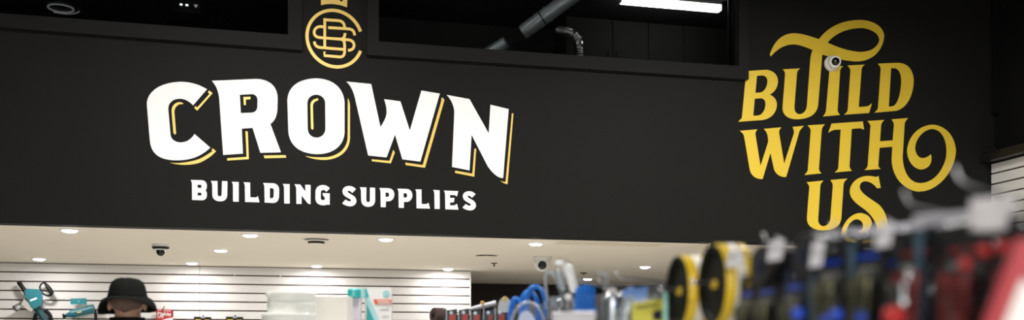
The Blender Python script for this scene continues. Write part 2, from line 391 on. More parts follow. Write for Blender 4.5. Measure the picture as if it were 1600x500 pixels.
SMALL = [
 ('M78,62 L255,66 C310,75 332,105 332,160 C332,190 325,212 310,226 C325,240 332,255 333,285 C335,345 310,378 255,380 L102,375 L100,130 C98,100 92,80 78,62 Z M188,137 L247,139 L247,187 L188,186 Z M188,260 L247,262 L247,306 L188,305 Z', c1),
 ('M395,77 L498,80 L500,285 C502,305 515,318 535,318 C555,318 562,305 563,290 L570,80 L655,84 L650,300 C645,365 605,397 540,397 C470,395 420,360 418,295 L415,140 C413,115 405,95 395,77 Z', c1),
 ('M718,92 L830,95 L830,402 L742,400 L740,150 C738,125 732,108 718,92 Z', c1),
 ('M903,100 L1008,102 L1010,333 L1085,336 C1105,335 1120,325 1130,316 L1156,412 L930,406 L926,160 C924,135 918,115 903,100 Z', c1),
 ('M1208,110 L1370,115 C1430,122 1460,160 1462,220 L1460,320 C1455,385 1425,420 1365,422 L1235,415 L1232,180 C1230,150 1222,128 1208,110 Z M1316,188 L1345,190 C1370,192 1377,205 1378,225 L1376,310 C1374,335 1365,347 1345,348 L1316,347 Z', c1),
 ('M18,74 L125,78 L127,381 L42,380 L38,140 C36,112 30,92 18,74 Z', c2),
 ('M198,80 L292,84 L373,196 L370,88 L453,92 L452,393 C425,390 405,375 390,355 L312,255 L312,388 L232,386 L228,150 C226,120 215,98 198,80 Z', c2),
 ('M752,145 L697,200 C682,178 665,168 648,168 C625,170 612,185 612,210 L612,300 C614,320 630,330 648,330 C665,328 677,315 677,297 C675,285 665,275 655,265 C645,250 642,235 638,218 L752,222 L752,403 L722,395 C700,403 675,408 645,408 C570,403 530,365 528,300 L530,190 C535,125 585,92 650,92 C695,95 730,115 752,145 Z', c2),
 (SS, c2),
 ('M1222,127 L1325,130 L1322,325 C1325,350 1338,360 1352,360 C1370,358 1378,345 1380,325 L1380,132 L1460,135 L1462,330 C1458,400 1415,432 1352,432 C1290,430 1245,395 1243,325 L1240,190 C1238,165 1232,145 1222,127 Z', c2),
 (PPh, c3), (PPh, (618.2, 286.1, 10.)),
 ('M588,110 L685,113 L687,338 L750,340 C770,338 783,328 794,318 L818,411 L608,405 L605,165 C603,140 598,125 588,110 Z', c3),
 ('M865,120 L968,124 L970,416 L890,414 L886,175 C884,150 878,135 865,120 Z', c3),
 ('M1033,128 L1260,137 L1238,222 C1225,210 1210,200 1195,198 L1130,196 L1130,242 L1200,244 L1190,312 C1180,312 1165,315 1130,314 L1132,360 L1190,360 C1210,355 1228,345 1240,335 L1262,427 L1058,420 L1053,190 C1050,160 1045,142 1033,128 Z', c3),
 (SS, (722.5-94.5*.942, 298.8-10.5*.95, 10/.942))]
for s, crop in SMALL: letter('letter', s, crop, M_WHITE, S2, og)
og = onY(1325, 380, YF)
S3 = thing('slogan_lettering', 'gold three-line slogan in serif capitals with curling swashes on the black wall', 'lettering', og)
g1, g2, g3, g4, g5, g7 = (1150,100,5.), (1280,90,5.), (1190,20,4.), (1150,185,5.), (1280,180,5.), (1250,265,500/110.)
for s, crop in [
 ('M58,57 L235,46 C290,50 325,85 327,135 C325,185 300,220 262,240 C300,255 320,285 318,325 C312,385 275,425 210,438 L18,452 C22,440 38,435 45,418 L75,100 C74,80 68,68 58,57 Z M163,93 L205,90 C235,92 247,115 244,145 C238,190 215,220 185,224 L150,226 Z M145,272 L195,268 C222,272 232,295 229,325 C222,370 200,400 170,403 L134,405 Z', g1),
 ('M130,354 L240,348 C228,356 222,366 220,380 L204,584 C202,615 215,634 236,634 C262,632 278,612 282,584 L302,310 C304,280 308,255 318,233 C260,208 225,197 190,198 C130,203 90,235 57,273 L50,262 C75,180 125,130 200,128 C260,130 310,150 358,165 C410,90 500,45 620,45 C710,50 765,95 765,150 C755,240 690,305 590,305 C510,300 440,280 378,262 L352,576 C345,635 300,662 225,666 C160,668 128,635 130,592 L146,384 C145,370 140,362 130,354 Z M412,187 C450,135 530,95 630,95 C700,105 735,135 735,175 C720,220 680,245 610,245 C540,240 470,215 412,187 Z', g3),
 ('M55,74 L187,66 C175,78 165,85 162,105 L142,410 C143,428 150,438 162,448 L28,461 C38,445 48,438 52,415 L78,115 C77,95 68,85 55,74 Z', g2),
 ('M220,62 L355,55 C342,68 333,72 330,90 L307,387 L370,382 C385,378 398,370 410,358 L388,433 L193,447 C205,435 218,428 222,408 L243,100 C240,85 232,75 220,62 Z', g2),
 ('M457,48 L620,41 C695,45 737,105 737,185 C732,300 685,395 600,416 L430,431 C440,418 455,412 458,392 L480,90 C478,72 468,60 457,48 Z M560,83 L590,83 C625,90 640,130 640,190 C635,290 612,365 575,380 L542,384 Z', g2),
 ('M28,97 L166,86 C158,98 150,105 150,122 L190,372 L250,185 C252,165 248,150 245,130 C240,112 230,95 216,82 L352,70 C342,85 335,95 335,110 L375,355 L452,115 C452,95 448,82 440,67 L530,58 C515,75 505,82 495,100 L391,458 C350,462 310,440 295,395 L268,270 L207,474 C165,478 120,455 107,405 L62,140 C56,120 45,110 28,97 Z', g4),
 ('M558,55 L694,46 C680,62 670,72 668,92 L646,395 C648,412 655,420 667,430 L533,443 C545,428 556,420 560,402 L583,95 C580,78 570,68 558,55 Z', g4),
 ('M95,66 L340,49 L348,112 C338,112 330,102 315,102 L253,108 L235,400 C238,418 245,425 255,435 L120,448 C132,435 145,430 148,410 L167,112 L120,115 C98,118 82,130 70,138 Z', g5),
 ('M375,46 L508,37 C495,52 485,60 482,80 L473,204 L573,197 L583,75 C580,55 572,45 563,33 L693,22 C680,40 670,48 666,68 L650,330 C655,440 700,530 790,531 C890,528 965,440 990,330 C1005,210 965,112 883,108 C810,112 750,185 747,260 C755,320 785,338 812,335 C840,332 858,318 870,305 C885,345 875,420 792,425 C725,415 685,345 685,273 C695,160 780,75 890,74 C1000,85 1065,180 1067,286 C1055,440 930,595 779,598 C660,590 565,480 565,344 L570,247 L470,255 L460,395 C463,408 470,415 480,420 L352,430 C365,418 375,410 378,392 L400,85 C395,65 385,58 375,46 Z', g5),
 ('M45,90 L165,78 C155,92 145,98 143,115 L128,350 C126,385 145,402 165,402 C192,400 212,378 215,350 L232,115 C230,95 222,85 214,74 L335,64 C322,78 312,85 308,105 L292,345 C285,405 240,432 160,433 C85,430 45,395 48,340 L65,125 C62,108 55,100 45,90 Z', g7),
 ('M543,52 L556,44 L572,131 L545,132 C520,98 490,83 460,83 C435,85 420,105 423,130 C435,175 500,205 560,250 C605,295 625,355 622,425 C610,500 540,522 455,522 C360,522 290,512 290,458 C300,380 360,308 430,308 C485,315 510,350 508,385 C500,435 465,457 430,455 L418,443 C440,435 450,410 446,390 C440,365 420,352 395,354 C350,362 325,415 328,465 C335,492 390,500 450,500 C520,498 550,480 548,435 C545,370 500,310 440,270 C390,235 350,200 352,150 C360,85 420,42 490,45 C510,46 530,52 543,52 Z', g7)]:
    letter('letter', s, crop, M_GOLD, S3, og)
# emblem: crown, open ring and interlaced monogram strokes
og = onY(523, 107, YF)
S4 = thing('round_emblem', 'gold round monogram emblem with a small crown between the upstairs windows', 'emblem', og)
g8 = (470, 0, 500/110.)
def stroke(name, pts, wd, k, parent=S4):
    L = []; R = []; n = len(pts)
    for i, (x, y) in enumerate(pts):
        a = pts[max(i-1, 0)]; c = pts[min(i+1, n-1)]
        d = Vector((c[0]-a[0], c[1]-a[1])).normalized(); nx, ny = -d.y*wd/2, d.x*wd/2
        L.append((x+nx, y+ny)); R.append((x-nx, y-ny))
    q = N(); lp = [(g8[0]+x/g8[2], g8[1]+y/g8[2]) for x, y in L+R[::-1]]
    prism(q, [lp], on_wall(og, .0005, .004+k*.0004)); return obj(name, q, M_PALEGOLD, parent)
def curve(s): return [((x-0), (y-0)) for x, y in path(s, 0, 0, 1., 12)[0]]
ring = []
for k in range(61):
    a = math.radians(20+k*(320/60.)); x = 240+196*math.cos(a); ring.append((x, 275+200*math.sin(a)+.1*(x-240)))
stroke('emblem_ring', ring, 23, 0)
for k, s in enumerate([
 'M170,130 L170,346', 'M160,141 L265,147 C300,152 312,168 311,212', 'M314,236 C314,258 306,270 292,278',
 'M280,277 C303,282 311,296 311,325 L311,368 C309,396 297,408 270,405 L168,396 L168,368',
 'M381,252 C381,222 366,208 335,206 L194,197', 'M171,193 L140,190 C84,190 78,262 132,268 L340,284 C392,290 392,362 334,358',
 'M96,296 C98,322 112,336 140,339 L312,353']):
    stroke('monogram_stroke', curve(s), 19, k+1)
letter('crown', 'M143,37 C200,22 270,28 328,53 L332,-22 L285,15 L238,-48 L190,4 L143,-30 Z', g8, M_PALEGOLD, S4, og)

# ================================================================== CEILING FITTINGS
def downlight(u, v, label, D=.165, power=11.5):
    p = onZ(u, v, SOF)
    t = thing('downlight', label, 'downlight', (p.x, p.y, SOF), 0, 'recessed downlights in the cream soffit')
    q = N(); lathe(q, [(D/2, 0), (D/2, -.006), (D/2-.012, -.009), (D/2-.018, -.004), (D/2-.018, 0)], 32); obj('trim_ring', q, M_WPLAST, t, True)
    q = N(); lathe(q, [(D/2-.0185, -.003), (D/2-.022, -.014), (D/4, -.023), (0, -.026)], 32); obj('diffuser', q, M_EMIT, t, True)
    l = bpy.data.lights.new('downlight_lamp', 'AREA'); l.shape = 'DISK'; l.size = D*.7; l.energy = power; l.color = (1, .97, .96)
    o = bpy.data.objects.new('downlight_lamp', l); C.objects.link(o); o.parent = t; o.location = (0, 0, -.029)
for u, v, lab in [
 (109, 359, 'bright recessed downlight nearest the black wall at far left, biggest of all'),
 (391, 366.5, 'recessed downlight close under the black wall, below the small white lettering'),
 (603, 373, 'recessed downlight close under the black wall, right of the round vent'),
 (837, 380, 'recessed downlight above the white ball camera'),
 (345, 390.5, 'recessed downlight in mid soffit, right of the black dome camera'),
 (61, 404, 'recessed downlight tight against the slat wall, above the big teal drill'),
 (300, 410.5, 'recessed downlight tight against the slat wall, above the red hang card'),
 (495, 415, 'recessed downlight tight against the slat wall, above the white tubs'),
 (700, 419.5, 'recessed downlight at the right end of the slat wall'),
 (1008, 416.5, 'recessed downlight in the passage, left of the yellow drums'),
 (918, 435.5, 'deepest recessed downlight, low in the passage beside the blue hose')]:
    downlight(u, v, lab)
# dome camera
p = onZ(251, 382, SOF)
t = thing('dome_camera', 'black and white dome security camera under the cream soffit above the hat', 'security camera', (p.x, p.y, SOF))
q = N(); lathe(q, [(0, 0), (.105, 0), (.105, -.028), (0, -.028)], 32); obj('mount', q, M_WPLAST, t, True)
q = N(); lathe(q, [(0, -.0285), (.108, -.0285), (.112, -.036), (.092, -.056), (0, -.056)], 32); obj('skirt', q, M_BLACK, t, True)
q = N(); lathe(q, [(0, -.0565), (.09, -.0565), (.082, -.066), (.06, -.066), (0, -.066)], 32); obj('collar', q, M_WPLAST, t, True)
q = N(); lathe(q, [(.056, -.066)]+[(.056*math.cos(a), -.075-.062*math.sin(a)) for a in [k*PI/16 for k in range(9)]], 28)
dm = obj('dome', q, mat('smoked_dome', (.004, .004, .004), .12, spec=.5), t, True)
t.scale = (.76, .76, .85)
# round vent with two dark slots
def vent(u, v, R, label, slots=2):
    p = onZ(u, v, SOF)
    t = thing('round_vent', label, 'vent', (p.x, p.y, SOF))
    q = N(); lathe(q, [(R*1.12, 0), (R*1.10, -.006), (R*.96, -.008), (R*.94, 0)], 36); obj('flange', q, M_CEIL, t, True)
    q = N(); lathe(q, [(0, .0-.001), (R*.94, -.001)], 36); obj('throat', q, M_BLACK, t, True)
    q = N(); lathe(q, [(0, -.03), (R*.80, -.026), (R*.86, -.020), (R*.80, -.018), (0, -.018)], 36); obj('cone', q, M_CEIL, t, True)
    if slots > 1:
        q = N(); lathe(q, [(0, -.032), (R*.62, -.032), (R*.60, -.045), (0, -.045)], 36); obj('throat', q, M_BLACK, t, True)
        q = N(); lathe(q, [(0, -.060), (R*.56, -.056), (R*.62, -.050), (R*.55, -.046), (0, -.046)], 36); obj('cone', q, M_CEIL, t, True)
    else:
        q = N(); lathe(q, [(R*.15, -.001), (R*.15, -.019)], 12); obj('stem', q, M_CEIL, t, True)
vent(494, 373, .125, 'round cream air vent with two dark slots close under the black wall', 2)
vent(760, 398.5, .13, 'flat round cream air vent with one dark slot above the sprinkler', 1)
p = onZ(772, 411, SOF)
t = thing('sprinkler', 'small brown fire sprinkler head hanging from the cream soffit', 'sprinkler', (p.x, p.y, SOF))
MB_ = mat('bronze_sprinkler', (.10, .08, .065), .5, .6, var=.1)
q = N(); lathe(q, [(0, 0), (.04, 0), (.042, -.006), (.02, -.010), (0, -.010)], 20); obj('escutcheon', q, MB_, t, True)
q = N(); lathe(q, [(0, -.010), (.010, -.010), (.008, -.036), (0, -.036)], 12); obj('body', q, MB_, t, True)
q = N(); lathe(q, [(0, -.0365), (.018, -.0365), (.018, -.040), (0, -.041)], 14); obj('deflector', q, MB_, t, True)
p = onZ(912, 426, SOF)
t = thing('sprinkler', 'tiny dark sprinkler cap deep in the passage ceiling', 'sprinkler', (p.x, p.y, SOF))
q = N(); lathe(q, [(0, 0), (.05, 0), (.052, -.008), (.03, -.014), (0, -.016)], 20); obj('escutcheon', q, MB_, t, True)
q = N(); lathe(q, [(0, -.016), (.012, -.016), (.010, -.028), (0, -.03)], 12); obj('deflector', q, MB_, t, True)
# access panel in the soffit
a, c_ = onZ(872, 375.5, SOF), onZ(1028, 384.5, SOF)
t = thing('access_panel', 'cream square access panel set in the soffit right under the black wall', 'panel', ((a.x+c_.x)/2, (a.y+c_.y)/2, SOF))
bx('frame', (0, 0, -.003), (c_.x-a.x, abs(c_.y-a.y), .006), M_CEIL, t, .002)
bx('door', (0, 0, -.008), (c_.x-a.x-.05, abs(c_.y-a.y)-.05, .005), mat('cream_panel_paint', (.72, .65, .52), .8, var=.02), t, .002)
# turret cameras: base, ball and dark lens
def turret(label, loc, base_ax, look, s=1., lf=1.):
    t = thing('turret_camera', label, 'security camera', loc)
    bd = Vector(base_ax).normalized(); lk = Vector(look).normalized()
    q = N(); lathe(q, [(0, 0), (.060*s, 0), (.062*s, .012*s), (.056*s, .026*s), (0, .026*s)], 32, (0,0,0), bd); obj('base', q, M_WPLAST, t, True)
    c = bd*.048*s
    q = N(); x = [(.0, -.05*s)]+[(.05*s*math.sin(a), -.05*s*math.cos(a)) for a in [k*PI/40 for k in range(1, 29 if lf > .8 else 33)]]+[(.037*lf*s, .030*s), (.036*lf*s, .024*s), (0, .024*s)]
    lathe(q, x, 32, c, lk); e = obj('eyeball', q, M_WPLAST, t, True)
    q = N(); lathe(q, [(.0355*lf*s, .0245*s), (.035*lf*s, .037*s), (.026*lf*s, .046*s), (.012*lf*s, .051*s), (0, .052*s)], 28, c, lk)
    g = obj('lens', q, MATS['smoked_dome'], e, True)
    return t
p = onY(1298, 100, YF)
turret('white ball camera with black lens mounted on the gold slogan lettering', (p.x, YF-.004, p.z), (0, -1, 0), (-.26, -.95, -.12), 1.28, .85)
p = onZ(847, 401, SOF)
turret('white ball camera with black lens under the cream soffit behind the clear packs', (p.x, p.y, SOF), (0, 0, -1), (-.22, -1, -.30), 1.75, .66)

# ================================================================== UPSTAIRS ROOM
p0, p1 = onY(963, 4, 11.0), onY(1132, 13, 11.0)
LZ = 5.68; LY = 11.15
t = thing('strip_light', 'lit fluorescent strip light on the ceiling of the upstairs room', 'strip light', (onY(1048, 8, LY).x, LY, 5.75))
Ls = 1.34
bx('housing', (0, 0, -.02), (Ls, .12, .04), M_WPLAST, t, .005)
q = N(); box(q, (0, 0, -.075), (Ls-.03, .11, .07), bev=.02); obj('diffuser', q, M_TUBE, t)
for s in (-1, 1): bx('end_cap', (s*(Ls/2-.007), 0, -.075), (.013, .112, .072), M_WPLAST, t, .004)
t = thing('strip_light', 'unseen second strip light added nearer the upstairs window to brighten the duct', 'strip light', (.9, 9.5, 5.75))  # added above the frame to brighten the duct
bx('housing', (0, 0, -.02), (1.3, .12, .04), M_WPLAST, t, .005)
q = N(); box(q, (0, 0, -.075), (1.27, .11, .07), bev=.02); obj('diffuser', q, M_TUBE, t)
# tall dark cupboards along the back
MCUP = mat('grey_cupboard', (.020, .020, .017), .7, spec=.1, bump=.03, var=.05)
CYc = 11.95
xs = [onY(u, 60, CYc).x for u in (884, 957, 1013, 1068, 1122, 1176)]
ctop = onY(957, 30, CYc).z
for i in range(0, 5):
    x0, x1 = xs[i], xs[i+1]
    t = thing('tall_cupboard', ['leftmost tall grey cupboard behind the silver flexible duct', 'tall grey cupboard right of the first dark door gap upstairs', 'middle tall grey cupboard under the strip light', 'dark tall cupboard right of the strip light middle', 'rightmost tall cupboard by the window edge upstairs'][i], 'cupboard', ((x0+x1)/2, CYc+.3, 3.25), 0, 'tall cupboards upstairs')
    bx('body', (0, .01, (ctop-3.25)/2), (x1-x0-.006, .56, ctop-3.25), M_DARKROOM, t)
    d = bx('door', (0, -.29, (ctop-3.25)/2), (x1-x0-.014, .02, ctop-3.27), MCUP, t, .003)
    hx = (x1-x0)/2-.055
    if i == 1: hx = -hx
    hz = onY(950, 88, CYc).z-3.25
    if i < 2:
        q = N(); tube(q, [(hx, -.30, hz+.07), (hx, -.33, hz+.06), (hx, -.33, hz-.06), (hx, -.30, hz-.07)], .008, 8); obj('handle', q, M_BLACK, d, True)
# sloping round duct in two lengths with bands
DY = 10.6
def ductpt(u, v, y=DY): return onY(u, v, y)
a, c_ = ductpt(818, 50, 10.5), ductpt(905, -14, 10.2)
t = thing('round_duct', 'sloping galvanised round duct with bands seen through the upstairs window', 'duct', a)
d = (c_-a)
R_ = .085
q = N(); tube(q, [d*-.02, d*.02, d*1.35], [R_*.9, R_, R_], 24); obj('pipe', q, M_STEEL, t, True)
for k, w in ((.26, .03), (.33, .02), (.42, .035)):
    q = N(); tube(q, [d*(k), d*(k+w)], R_*1.07, 24); obj('band', q, M_SATINB if w < .03 else M_STEEL, t, True)
a, c_ = ductpt(762, 84, 10.9), ductpt(791, 66, 10.8)
t = thing('round_duct', 'short lower length of galvanised duct just above the upstairs window sill', 'duct', a)
d = c_-a
q = N(); tube(q, [d*-1.2, d*.97, d*1.0], [.07, .07, .062], 24); obj('pipe', q, M_STEEL, t, True)
q = N(); tube(q, [d*.80, d*.86], .074, 24); obj('band', q, M_STEEL, t, True)
a = onY(806, 78, 10.75)
t = thing('duct_support', 'dark upright bracket between the two duct lengths', 'bracket', (a.x, 10.75, 3.25))
bx('post', (0, 0, .7), (.05, .05, 1.4), M_SATINB, t, .004); bx('saddle', (0, 0, onY(806, 66, 10.75).z-3.25), (.10, .06, .04), M_SATINB, t, .004)
# silver flexible duct
pts = [onY(u, v, y) for u, v, y in ((868, 46, 11.5), (884, 49, 11.45), (896, 53, 11.4), (903, 62, 11.4), (905, 76, 11.4), (905.5, 95, 11.4), (905.5, 120, 11.4), (905.5, 290, 11.4))]
pts.append(Vector((pts[-1].x, 11.4, 3.262)))
o0 = Vector(pts[-1]); t = thing('flexible_duct', 'crinkled silver flexible duct bending down in front of the grey cupboard', 'duct', o0)
fine = []
for i in range(len(pts)-1):
    for k in range(10): fine.append(pts[i].lerp(pts[i+1], k/10.)-o0)
q = N(); tube(q, fine, [.055+(.006 if i % 2 else -.004) for i in range(len(fine))], 18); obj('hose', q, M_ALU, t, True)
q = N(); tube(q, [fine[33], fine[36]], .064, 18); obj('clamp', q, M_CHROME, t, True)
# crumpled clear bag on the sill, hanging sheet at the right reveal
a = onY(1100, 97, YF+.3)
q = N(); bmesh.ops.create_icosphere(q, subdivisions=4, radius=1)
for v in q.verts:
    n_ = noise.noise(v.co*2.3)*.5+noise.noise(v.co*6)*.25
    v.co = Vector((v.co.x*.20*(1+n_), v.co.y*.07*(1+n_), max(-.02, v.co.z*.035*(1+n_*1.6))))
o = obj('plastic_bag', q, clear('bag_film', (.6, .65, .72), 2.5, .2, .03), None, False, (a.x, YF+.30, wr_z-.03+.012)); tag(o, 'crumpled clear plastic bag lying behind the sill of the long upstairs window', 'bag')
bx_ = N(); box(bx_, ((wr_l+wr_r)/2, YF+.30, wr_z-.06), (wr_r-wr_l+.2, .28, .06), bev=.004); struct('trim_5', bx_, M_DARKROOM)
q = N(); aa = onY(1138, 50, YF+.35).x; cc = onY(1149, 50, YF+.35).x
n0 = 16
grid = [[q.verts.new(Vector((aa+(cc-aa)*i/n0, YF+.35+.02*math.sin(i*1.9)+.015*noise.noise(Vector((i*.4, j*.3, 1))), 4.13+1.5*j/14))) for i in range(n0+1)] for j in range(15)]
for j in range(14):
    for i in range(n0): q.faces.new((grid[j][i], grid[j][i+1], grid[j+1][i+1], grid[j+1][i]))
o = obj('plastic_sheet', q, mat('dark_blue_film', (.02, .025, .04), .25, var=.1), None, True); tag(o, 'narrow dark plastic sheet hanging at the right reveal of the long upstairs window', 'sheet')
md = o.modifiers.new('thickness', 'SOLIDIFY'); md.thickness = .003
# left room: added glowing ring imitating reflected light, and indicator lights
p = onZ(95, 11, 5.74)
t = thing('ring_reflection', 'glowing ring imitating light reflected in the dark left upstairs window', 'reflection', (p.x, p.y, 5.75))
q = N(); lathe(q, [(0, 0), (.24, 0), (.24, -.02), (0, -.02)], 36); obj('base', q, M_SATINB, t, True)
q = N(); tube(q, [(.15*math.cos(a), .15*math.sin(a), -.028) for a in [2*PI*k/40 for k in range(40)]], .008, 8, closed=True); obj('ring', q, M_RINGREFL, t, True)
q = N(); tube(q, [(.215*math.cos(a), .215*math.sin(a), -.024) for a in [2*PI*k/40+.3 for k in range(13)]], .006, 8); obj('ring', q, M_RINGREFL, t, True)
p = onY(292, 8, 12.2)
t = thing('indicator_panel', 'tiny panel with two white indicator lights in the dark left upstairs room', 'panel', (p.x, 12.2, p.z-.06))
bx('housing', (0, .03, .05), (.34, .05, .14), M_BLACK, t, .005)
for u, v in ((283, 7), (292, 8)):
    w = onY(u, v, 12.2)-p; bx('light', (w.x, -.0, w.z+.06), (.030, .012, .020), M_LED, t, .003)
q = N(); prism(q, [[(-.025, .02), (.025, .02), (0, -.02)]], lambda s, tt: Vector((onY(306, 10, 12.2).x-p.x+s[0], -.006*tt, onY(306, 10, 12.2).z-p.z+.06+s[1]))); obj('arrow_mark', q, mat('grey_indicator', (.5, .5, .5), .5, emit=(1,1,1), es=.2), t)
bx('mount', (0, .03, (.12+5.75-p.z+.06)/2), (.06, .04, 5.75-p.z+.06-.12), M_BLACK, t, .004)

# ================================================================== TOOLS AND CARDS ON THE SLAT WALL
def wp(u, v, off=.0): return onY(u, v, YB-.012-off)
def loc3(o, u, v, off): return wp(u, v, off)-o
# big drill with side handle, spade handle and chuck
o0 = wp(62, 500, .0)
t = thing('power_drill', 'large teal power drill with black spade handle displayed on the slat wall', 'drill', o0)
D_ = lambda u, v, off: loc3(o0, u, v, off)
body = path('M41,452 L62,452 L67,462 L65,478 L52,486 L44,478 L39,465 Z', 0, 0, 1.)[0]
def plate(name, pts, off0, off1, m, parent, bev=.0):
    q = N(); prism(q, [pts], lambda s, tt: D_(s[0], s[1], off0+(off1-off0)*tt))
    if bev: bmesh.ops.bevel(q, geom=[e for e in q.edges if len(e.link_faces) == 2 and e.calc_face_angle(0) > .9], offset=bev, segments=2, affect='EDGES')
    return obj(name, q, m, parent)
mb = plate('motor_body', [(42,451),(62,452),(66,459),(67,467),(64,477),(53,483),(47,477),(40,463),(38,456)], .06, .20, M_TEAL, t, .012)
plate('name_label', [(46.5,468.5),(57,464.5),(58,467),(47.5,471.2)], .2005, .203, M_WPLAST, mb)
plate('gear_case', [(38,467),(44,473),(52,484),(49,487),(40,482),(33,474)], .07, .19, mat('cast_metal', (.55, .52, .48), .4, .6, var=.1), t, .01)
q = N(); tube(q, [D_(36, 474, .13), D_(32, 476.5, .13), D_(29, 478.5, .13), D_(26, 480.5, .13), D_(21, 484, .13)], [.045, .030, .036, .038, .026], 16); ch = obj('chuck', q, M_CHROME, t, True)
q = N(); tube(q, [D_(24.5, 481.5, .13), D_(23.0, 482.5, .13)], .042, 16); obj('chuck_ring', q, M_SATINB, ch, True)
q = N(); tube(q, [D_(29, 440, .12), D_(30, 442, .12), D_(42, 459, .13)], [.020, .026, .026], 14); sh = obj('side_handle', q, M_BLACK, t, True)
q = N(); tube(q, [D_(41, 456, .13), D_(43.5, 460.5, .13)], .034, 14); obj('handle_collar', q, M_BLACK, sh, True)
q = N(); tube(q, [D_(u, v, .13) for u, v in ((64,455),(62,449),(64,444),(69,441.5),(73,446),(78,453),(81,458),(79,461),(75,462.5),(69,460),(65,457))], [.012,.010,.010,.012,.022,.028,.026,.018,.012,.012,.012], 12); obj('spade_handle', q, M_BLACK, t, True)
q = N(); tube(q, [D_(57, 480, .12), D_(62, 487, .12), D_(68, 496, .12), D_(73, 506, .12)], [.045, .042, .040, .036], 14); gp = obj('grip', q, mat('dark_teal_plastic', (.01, .05, .06), .4, var=.1), t, True)
q = N(); tube(q, [D_(67, 468, .14), D_(71, 472, .14), D_(71.5, 477, .14), D_(69, 477.5, .14)], .008, 8); obj('wire_clip', q, M_CHROME, t, True)
q = N(); tube(q, [D_(67+13*math.cos(a), 500+15*math.sin(a), .05) for a in [2*PI*k/28 for k in range(28)]], .022, 10, closed=True); obj('power_cord', q, M_BLACK, t, True)
q = N(); tube(q, [D_(55, 470, .0), D_(55, 470, .062)], .012, 8); obj('wall_hook', q, M_CHROME, t, True)
# smaller die grinder with teal header card
o0 = wp(125, 500, 0)
t = thing('die_grinder', 'slim teal grinder hanging under a teal header card on the slat wall', 'grinder', o0)
plate('header_card', [(110,466.5),(135,466),(136,475.5),(110,475.5)], .09, .094, mat('teal_card', (.015, .20, .23), .45, var=.05), t)
q = N(); tube(q, [D_(98.5, 494.5, .09), D_(101, 494, .09), D_(102, 493.6, .09), D_(105, 493, .09)], [.033, .033, .016, .020], 12); obj('wheel_tip', q, M_BLACK, t, True)
q = N(); tube(q, [D_(104, 493, .09), D_(109, 492, .09), D_(112, 490.5, .09), D_(126, 487.5, .09), D_(138, 484.5, .09), D_(147.5, 482.5, .09)], [.026, .034, .052, .046, .050, .056], 16); gb = obj('body', q, M_TEAL, t, True)
plate('name_label', [(120.5,487.8),(127,486.4),(127.3,488),(120.8,489.3)], .138, .142, M_PALEGOLD, gb)
q = N(); tube(q, [D_(148, 484, .09), D_(149.5, 492, .09), D_(149.8, 505, .09)], .018, 10); obj('power_cord', q, M_BLACK, t, True)
for u in (114, 126, 134):
    q = N(); tube(q, [D_(u, 475, .092), D_(u+2, 481, .092), D_(u+3, 487, .092)], .004, 6); obj('hanger_wire', q, M_CHROME, t, True)
q = N(); tube(q, [D_(123, 471, 0), D_(123, 471, .10)], .007, 8); obj('wall_hook', q, M_CHROME, t, True)
# red hang card
o0 = wp(257, 500, 0)
t = thing('hang_card', 'red hang card with white lettering on a hook beside the hat', 'card', o0)
cd = plate('card', [(244,482.5),(270.5,484.5),(270.5,520),(244,520)], .05, .054, M_RED, t)
plate('side_strip', [(268.8,484.6),(270.4,484.8),(270.4,495.5),(268.8,496)], .0542, .056, M_BLACK, cd)
plate('top_strip', [(246,484),(252,484.3),(252,485.2),(246,485)], .0542, .056, M_LILAC, cd)
plate('top_strip', [(253.5,484.6),(267,485.6),(267,486.5),(253.5,485.6)], .0542, .056, M_LILAC, cd)
plate('picture', [(253,500),(261,497.5),(270.4,495.5),(270.4,520),(253,520)], .0542, .056, M_LILAC, cd)
pt = D_(256, 490.6, .057)
text('lettering', 'Makita', .062, M_WPLAST, cd, Matrix.Translation(pt) @ Matrix.Rotation(math.radians(-3), 4, 'Y').inverted() @ Matrix.Rotation(PI/2, 4, 'X'), .25)
pt = D_(250, 495.3, .057)
text('lettering', 'XPS', .046, M_WPLAST, cd, Matrix.Translation(pt) @ Matrix.Rotation(PI/2, 4, 'X'), .25)
q = N(); tube(q, [D_(254, 486, 0), D_(254, 485, .09), D_(256.5, 479, .14)], .0055, 8); obj('wall_hook', q, M_SATINB, t, True)
# two yellow and black packs lower on the wall
for u, lab in ((317, 'yellow and black carded pack right of the red hang card, low on the slat wall'), (367, 'yellow and black carded pack nearest the white tubs, low on the slat wall')):
    o0 = wp(u, 500, 0); t = thing('carded_pack', lab, 'pack', o0, 0, 'yellow and black carded packs')
    cd = plate('card', [(u-14,494.8),(u+13,495.4),(u+13,520),(u-14,520)], .05, .055, M_BLACK, t)
    plate('yellow_panel', [(u-12,499),(u-3,499),(u-3,519),(u-12,519)], .0552, .058, M_YEL, cd)
    plate('yellow_panel', [(u+3,499.3),(u+11,499.5),(u+11,519),(u+3,519)], .0552, .058, M_YEL if u < 340 else M_YCARD, cd)
    plate('hang_tab', [(u-3,493),(u+3,493.2),(u+3,497),(u-3,497)], .0552, .058, M_GREY, cd)
    q = N(); tube(q, [D_(u, 495, 0), D_(u, 494.6, .10), D_(u+1, 492.4, .13)], .005, 8); obj('wall_hook', q, M_SATINB, t, True)
# short hook studs left in the top groove
for u, v, lab in ((291, 427.3, 'small bright stud in the top groove of the slat wall, leftmost of three'), (366.5, 429.5, 'small bright stud in the top groove of the slat wall, middle of three'), (438, 430.7, 'small bright stud in the top groove of the slat wall, rightmost of three')):
    q = N(); lathe(q, [(0, -.02), (.010, -.02), (.012, .004), (.006, .010), (0, .011)], 12, (0,0,0), (0,-1,0))
    tag(obj('groove_stud', q, M_WPLAST, None, True, wp(u, v, 0)), lab, 'stud', 'studs in the slat wall groove')

